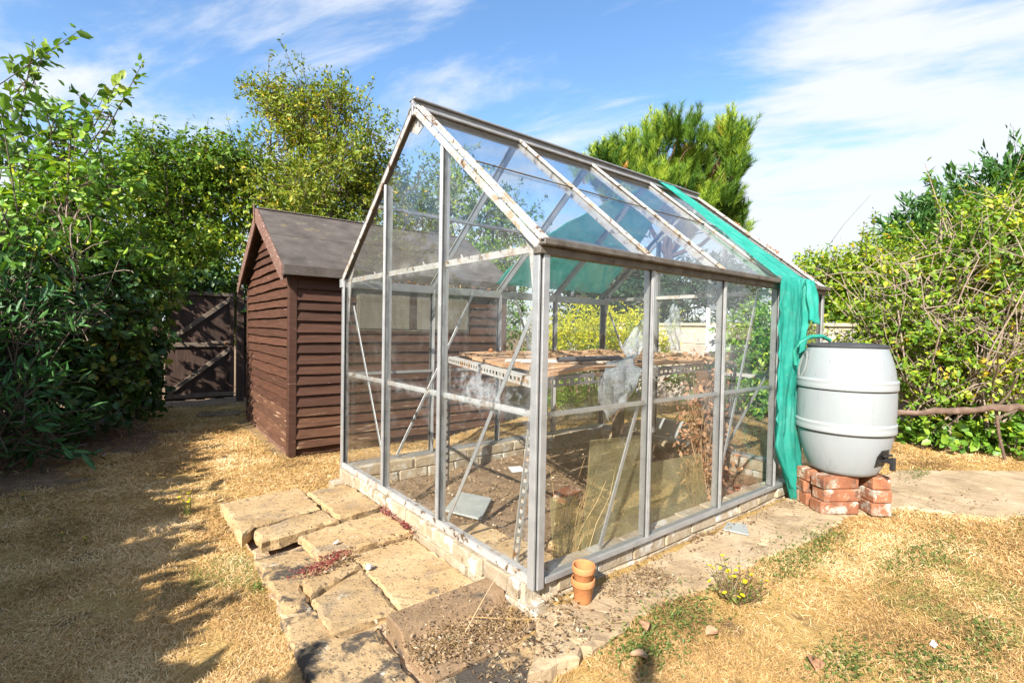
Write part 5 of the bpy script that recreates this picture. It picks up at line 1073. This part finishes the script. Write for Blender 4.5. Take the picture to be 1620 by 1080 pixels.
def grass():
    rng = np.random.default_rng(41); n = 1050000
    # density falls off with distance from the place the photograph is taken
    r = 1.15+6.6*rng.random(n)**1.75; a = math.atan2(FW[1], FW[0])+rng.uniform(-.88, .88, n); x = CAMP[0]+np.cos(a)*r; y = CAMP[1]+np.sin(a)*r
    k = free(x, y) & (x > -2.2) & (rng.random(n) > soil_mask(x, y)*.93); 
    tuft = vnoise(x, y, .10)+.7*vnoise(x, y, .35); k &= rng.random(n) < np.clip(.70+.42*tuft, .08, 1); x, y, r = x[k], y[k], r[k]; n = len(x)
    z = ground_z(x, y); sc = np.clip(r/2.2, .75, 2.4)
    gr = sstep(.9, 1.8, vnoise(x+9, y, .5)+.6*vnoise(x, y+7, .17))       # greener patches
    ang = rng.uniform(0, 2*np.pi, n); el = rng.uniform(.02, .70, n)**1.5
    D = np.stack([np.cos(ang)*np.cos(el), np.sin(ang)*np.cos(el), np.sin(el)], 1); L = rng.uniform(.010, .042, n)*np.sqrt(sc)
    P = np.stack([x, y, z-.003+rng.random(n)*.008], 1); w = .0019*sc
    S = norm(np.cross(D, np.array([0, 0, 1.])+rng.normal(0, .3, (n, 3)))); mid = P+D*L[:, None]*.55+np.array([0, 0, .004]); tip = P+D*L[:, None]+np.array([0, 0, -.25])*L[:, None]*rng.random(n)[:, None]
    tip[:, 2] = np.maximum(tip[:, 2], z+.002)
    V = np.stack([P-S*w[:, None]*.5, P+S*w[:, None]*.5, mid+S*w[:, None]*.42, mid-S*w[:, None]*.42, tip], 1).reshape(-1, 3); b = np.arange(n)[:, None]*5
    F = np.concatenate([b+np.array([[0, 1, 2]]), b+np.array([[0, 2, 3]]), b+np.array([[3, 2, 4]])], 1).reshape(-1, 3)
    rnd = np.clip(.5+.22*vnoise(x, y, .22)+rng.normal(0, .22, n), 0, .92); rnd = np.where(rng.random(n) < .015+.40*gr, 1.0, rnd)
    tag(mesh_np('dry_grass', V, F, LF['straw'], None, False, np.repeat(rnd, 5)), 'parched straw coloured grass covering the lawn', 'grass', kind='stuff')
    # green weeds along the path edge and in the lawn
    n = 9000; sp = [(.32, -.37, .22, .06), (.10, -.40, .10, .05), (1.15, -.42, .28, .06), (1.5, -.42, .2, .05), (.75, -.95, .16, .05), (.55, -.80, .16, .04), (1.05, -1.05, .16, .04), (1.9, -.8, .3, .08), (2.6, -1.1, .3, .1), (3.3, -.45, .25, .07), (.05, -.06, .05, .03), (-.735, .86, .03, .02), (1.6, -.75, .3, .06), (3.9, -1.0, .3, .1)]
    wt = np.array([1.3, .7, 1.3, .8, .7, .7, .6, .8, .8, .8, .15, .12, .6, .6]); i = rng.choice(len(sp), n, p=wt/wt.sum()); q = np.array(sp)[i]; x = q[:, 0]+rng.normal(0, 1, n)*q[:, 2]*.6; y = q[:, 1]+rng.normal(0, 1, n)*q[:, 3]
    k = free(x, y) | (np.abs(y+.32) < .12); x, y = x[k], y[k]; n = len(x); z = np.maximum(ground_z(x, y), np.where(free(x, y), -1, -.07))
    P = np.stack([x, y, z+rng.uniform(0, .025, n)], 1); D = sphere(n, rng)*np.array([1, 1, .4])+np.array([0, 0, .25])
    tag(leaves('green_weeds', P, D, np.tile([0, 0, 1.], (n, 1))+rng.normal(0, .4, (n, 3)), rng.uniform(.007, .020, n), LF['weed'], None, .4), 'low green weeds along the path edge and in the lawn', 'weeds', kind='stuff')
grass()
def litter():
    rng = np.random.default_rng(43); X = []
    for (x0, x1, y0, y1, z, n, s0, s1) in ((.15, 2.3, -.14, -.04, -.066, 2300, .005, .020), (.5, 2.0, -.33, -.10, -.066, 900, .004, .014), (.22, .55, -.24, -.07, -.064, 1500, .005, .016), (-.47, .02, -.08, .12, -.110, 5200, .004, .017), (-.47, .02, .10, .26, -.066, 700, .003, .012), (-.50, .05, -.30, -.08, -.112, 900, .004, .016), (-.20, .2, -.28, -.03, -.066, 1500, .006, .022), (-.36, -.04, .80, .90, -.10, 220, .008, .025), (-.62, -.35, .72, .86, -.10, 200, .008, .03), (2.2, 3.2, -.9, -.3, -.066, 400, .008, .025), (.06, 2.48, .06, 1.85, -.138, 9000, .006, .032), (-.6, -.1, -.3, .3, -.11, 200, .01, .03), (-.70, -.04, .6, 1.75, -.146, 1500, .005, .018)):
        x, y = rng.uniform(x0, x1, n), rng.uniform(y0, y1, n); k = rng.random(n) < np.clip(.55+.5*vnoise(x, y, .09), .05, 1); x, y = x[k], y[k]; m = len(x); X.append(np.stack([x, y, z+rng.random(m)**2*.02, rng.uniform(s0, s1, m)], 1))
    X = np.concatenate(X); n = len(X); D = sphere(n, rng)*np.array([1, 1, .3])
    thin = rng.random(n) < .45
    o = leaves('leaf_litter', X[~thin, :3], D[~thin], np.tile([0, 0, 1.], ((~thin).sum(), 1))+rng.normal(0, .5, ((~thin).sum(), 3)), X[~thin, 3], LF['litter'], None, .5); tag(o, 'dry leaf litter on the path, channel and greenhouse soil', 'leaf litter', kind='stuff')
    o = leaves('dry_stalks', X[thin, :3], D[thin], np.tile([0, 0, 1.], (thin.sum(), 1)), X[thin, 3]*2.0, LF['straw'], None, .045); tag(o, 'dry stalks scattered among the litter', 'stalks', kind='stuff')
    # red stonecrop
    for lab, pts in (('red stonecrop growing on the slabs below the raised one', [(-.55, .74, .07, .02), (-.44, .80, .06, .02)]), ('red stonecrop along the foot of the greenhouse kerb', [(-.05, 1.12, .012, .10), (-.05, .92, .012, .06)])):
        P = []
        for (cx, cy, sx, sy) in pts:
            m = 260; P.append(np.stack([cx+rng.normal(0, sx*.6, m), cy+rng.normal(0, sy*.6, m), -.098+rng.random(m)*.035], 1))
        P = np.concatenate(P); m = len(P); tag(leaves('stonecrop', P, sphere(m, rng)+np.array([0, 0, .5]), sphere(m, rng), rng.uniform(.006, .016, m), LF['redsedum'], None, .5), lab, 'stonecrop', 'stonecrop in the paving', 'stuff')
    # long stray stalks and twigs
    ln = []
    for p, q in (((-.25, .05, -.06), (.15, -.30, -.05)), ((-.30, .0, -.07), (.02, .09, .0)), ((-.15, -.05, -.07), (.05, .08, -.01)), ((-1.35, 3.45, -.14), (-1.1, 3.3, -.13)), ((-1.5, 3.2, -.12), (-1.2, 3.9, -.1))): ln.append((curve(p, q, rng, .2, 6), np.linspace(.0012, .0006, 6)))
    tag(tubes('stray_stalks', ln, LF['straw'], None, 4), 'long stray dry stalks over the channel and lawn', 'stalks', kind='stuff')
litter()
def inside_stalks():
    rng = np.random.default_rng(47); ln = []; b = np.array([.18, .10, -.13])
    for i in range(34): ln.append((curve((rng.uniform(0, .18), rng.uniform(0, .05), 0), (rng.uniform(.02, .40), rng.uniform(-.02, .10), rng.uniform(.15, .55)), rng, .05, 5), np.linspace(.0018, .0008, 5)))
    t = tubes('dry_stalk_tuft', ln, LF['straw'], None, 3); t.location = b; tag(t, 'tuft of tall dry stalks inside the near corner of the greenhouse', 'dry plant')
inside_stalks()
print('tris', sum(len(o.data.polygons) for o in SC.objects if o.type == 'MESH'), 'objects', len(SC.objects))
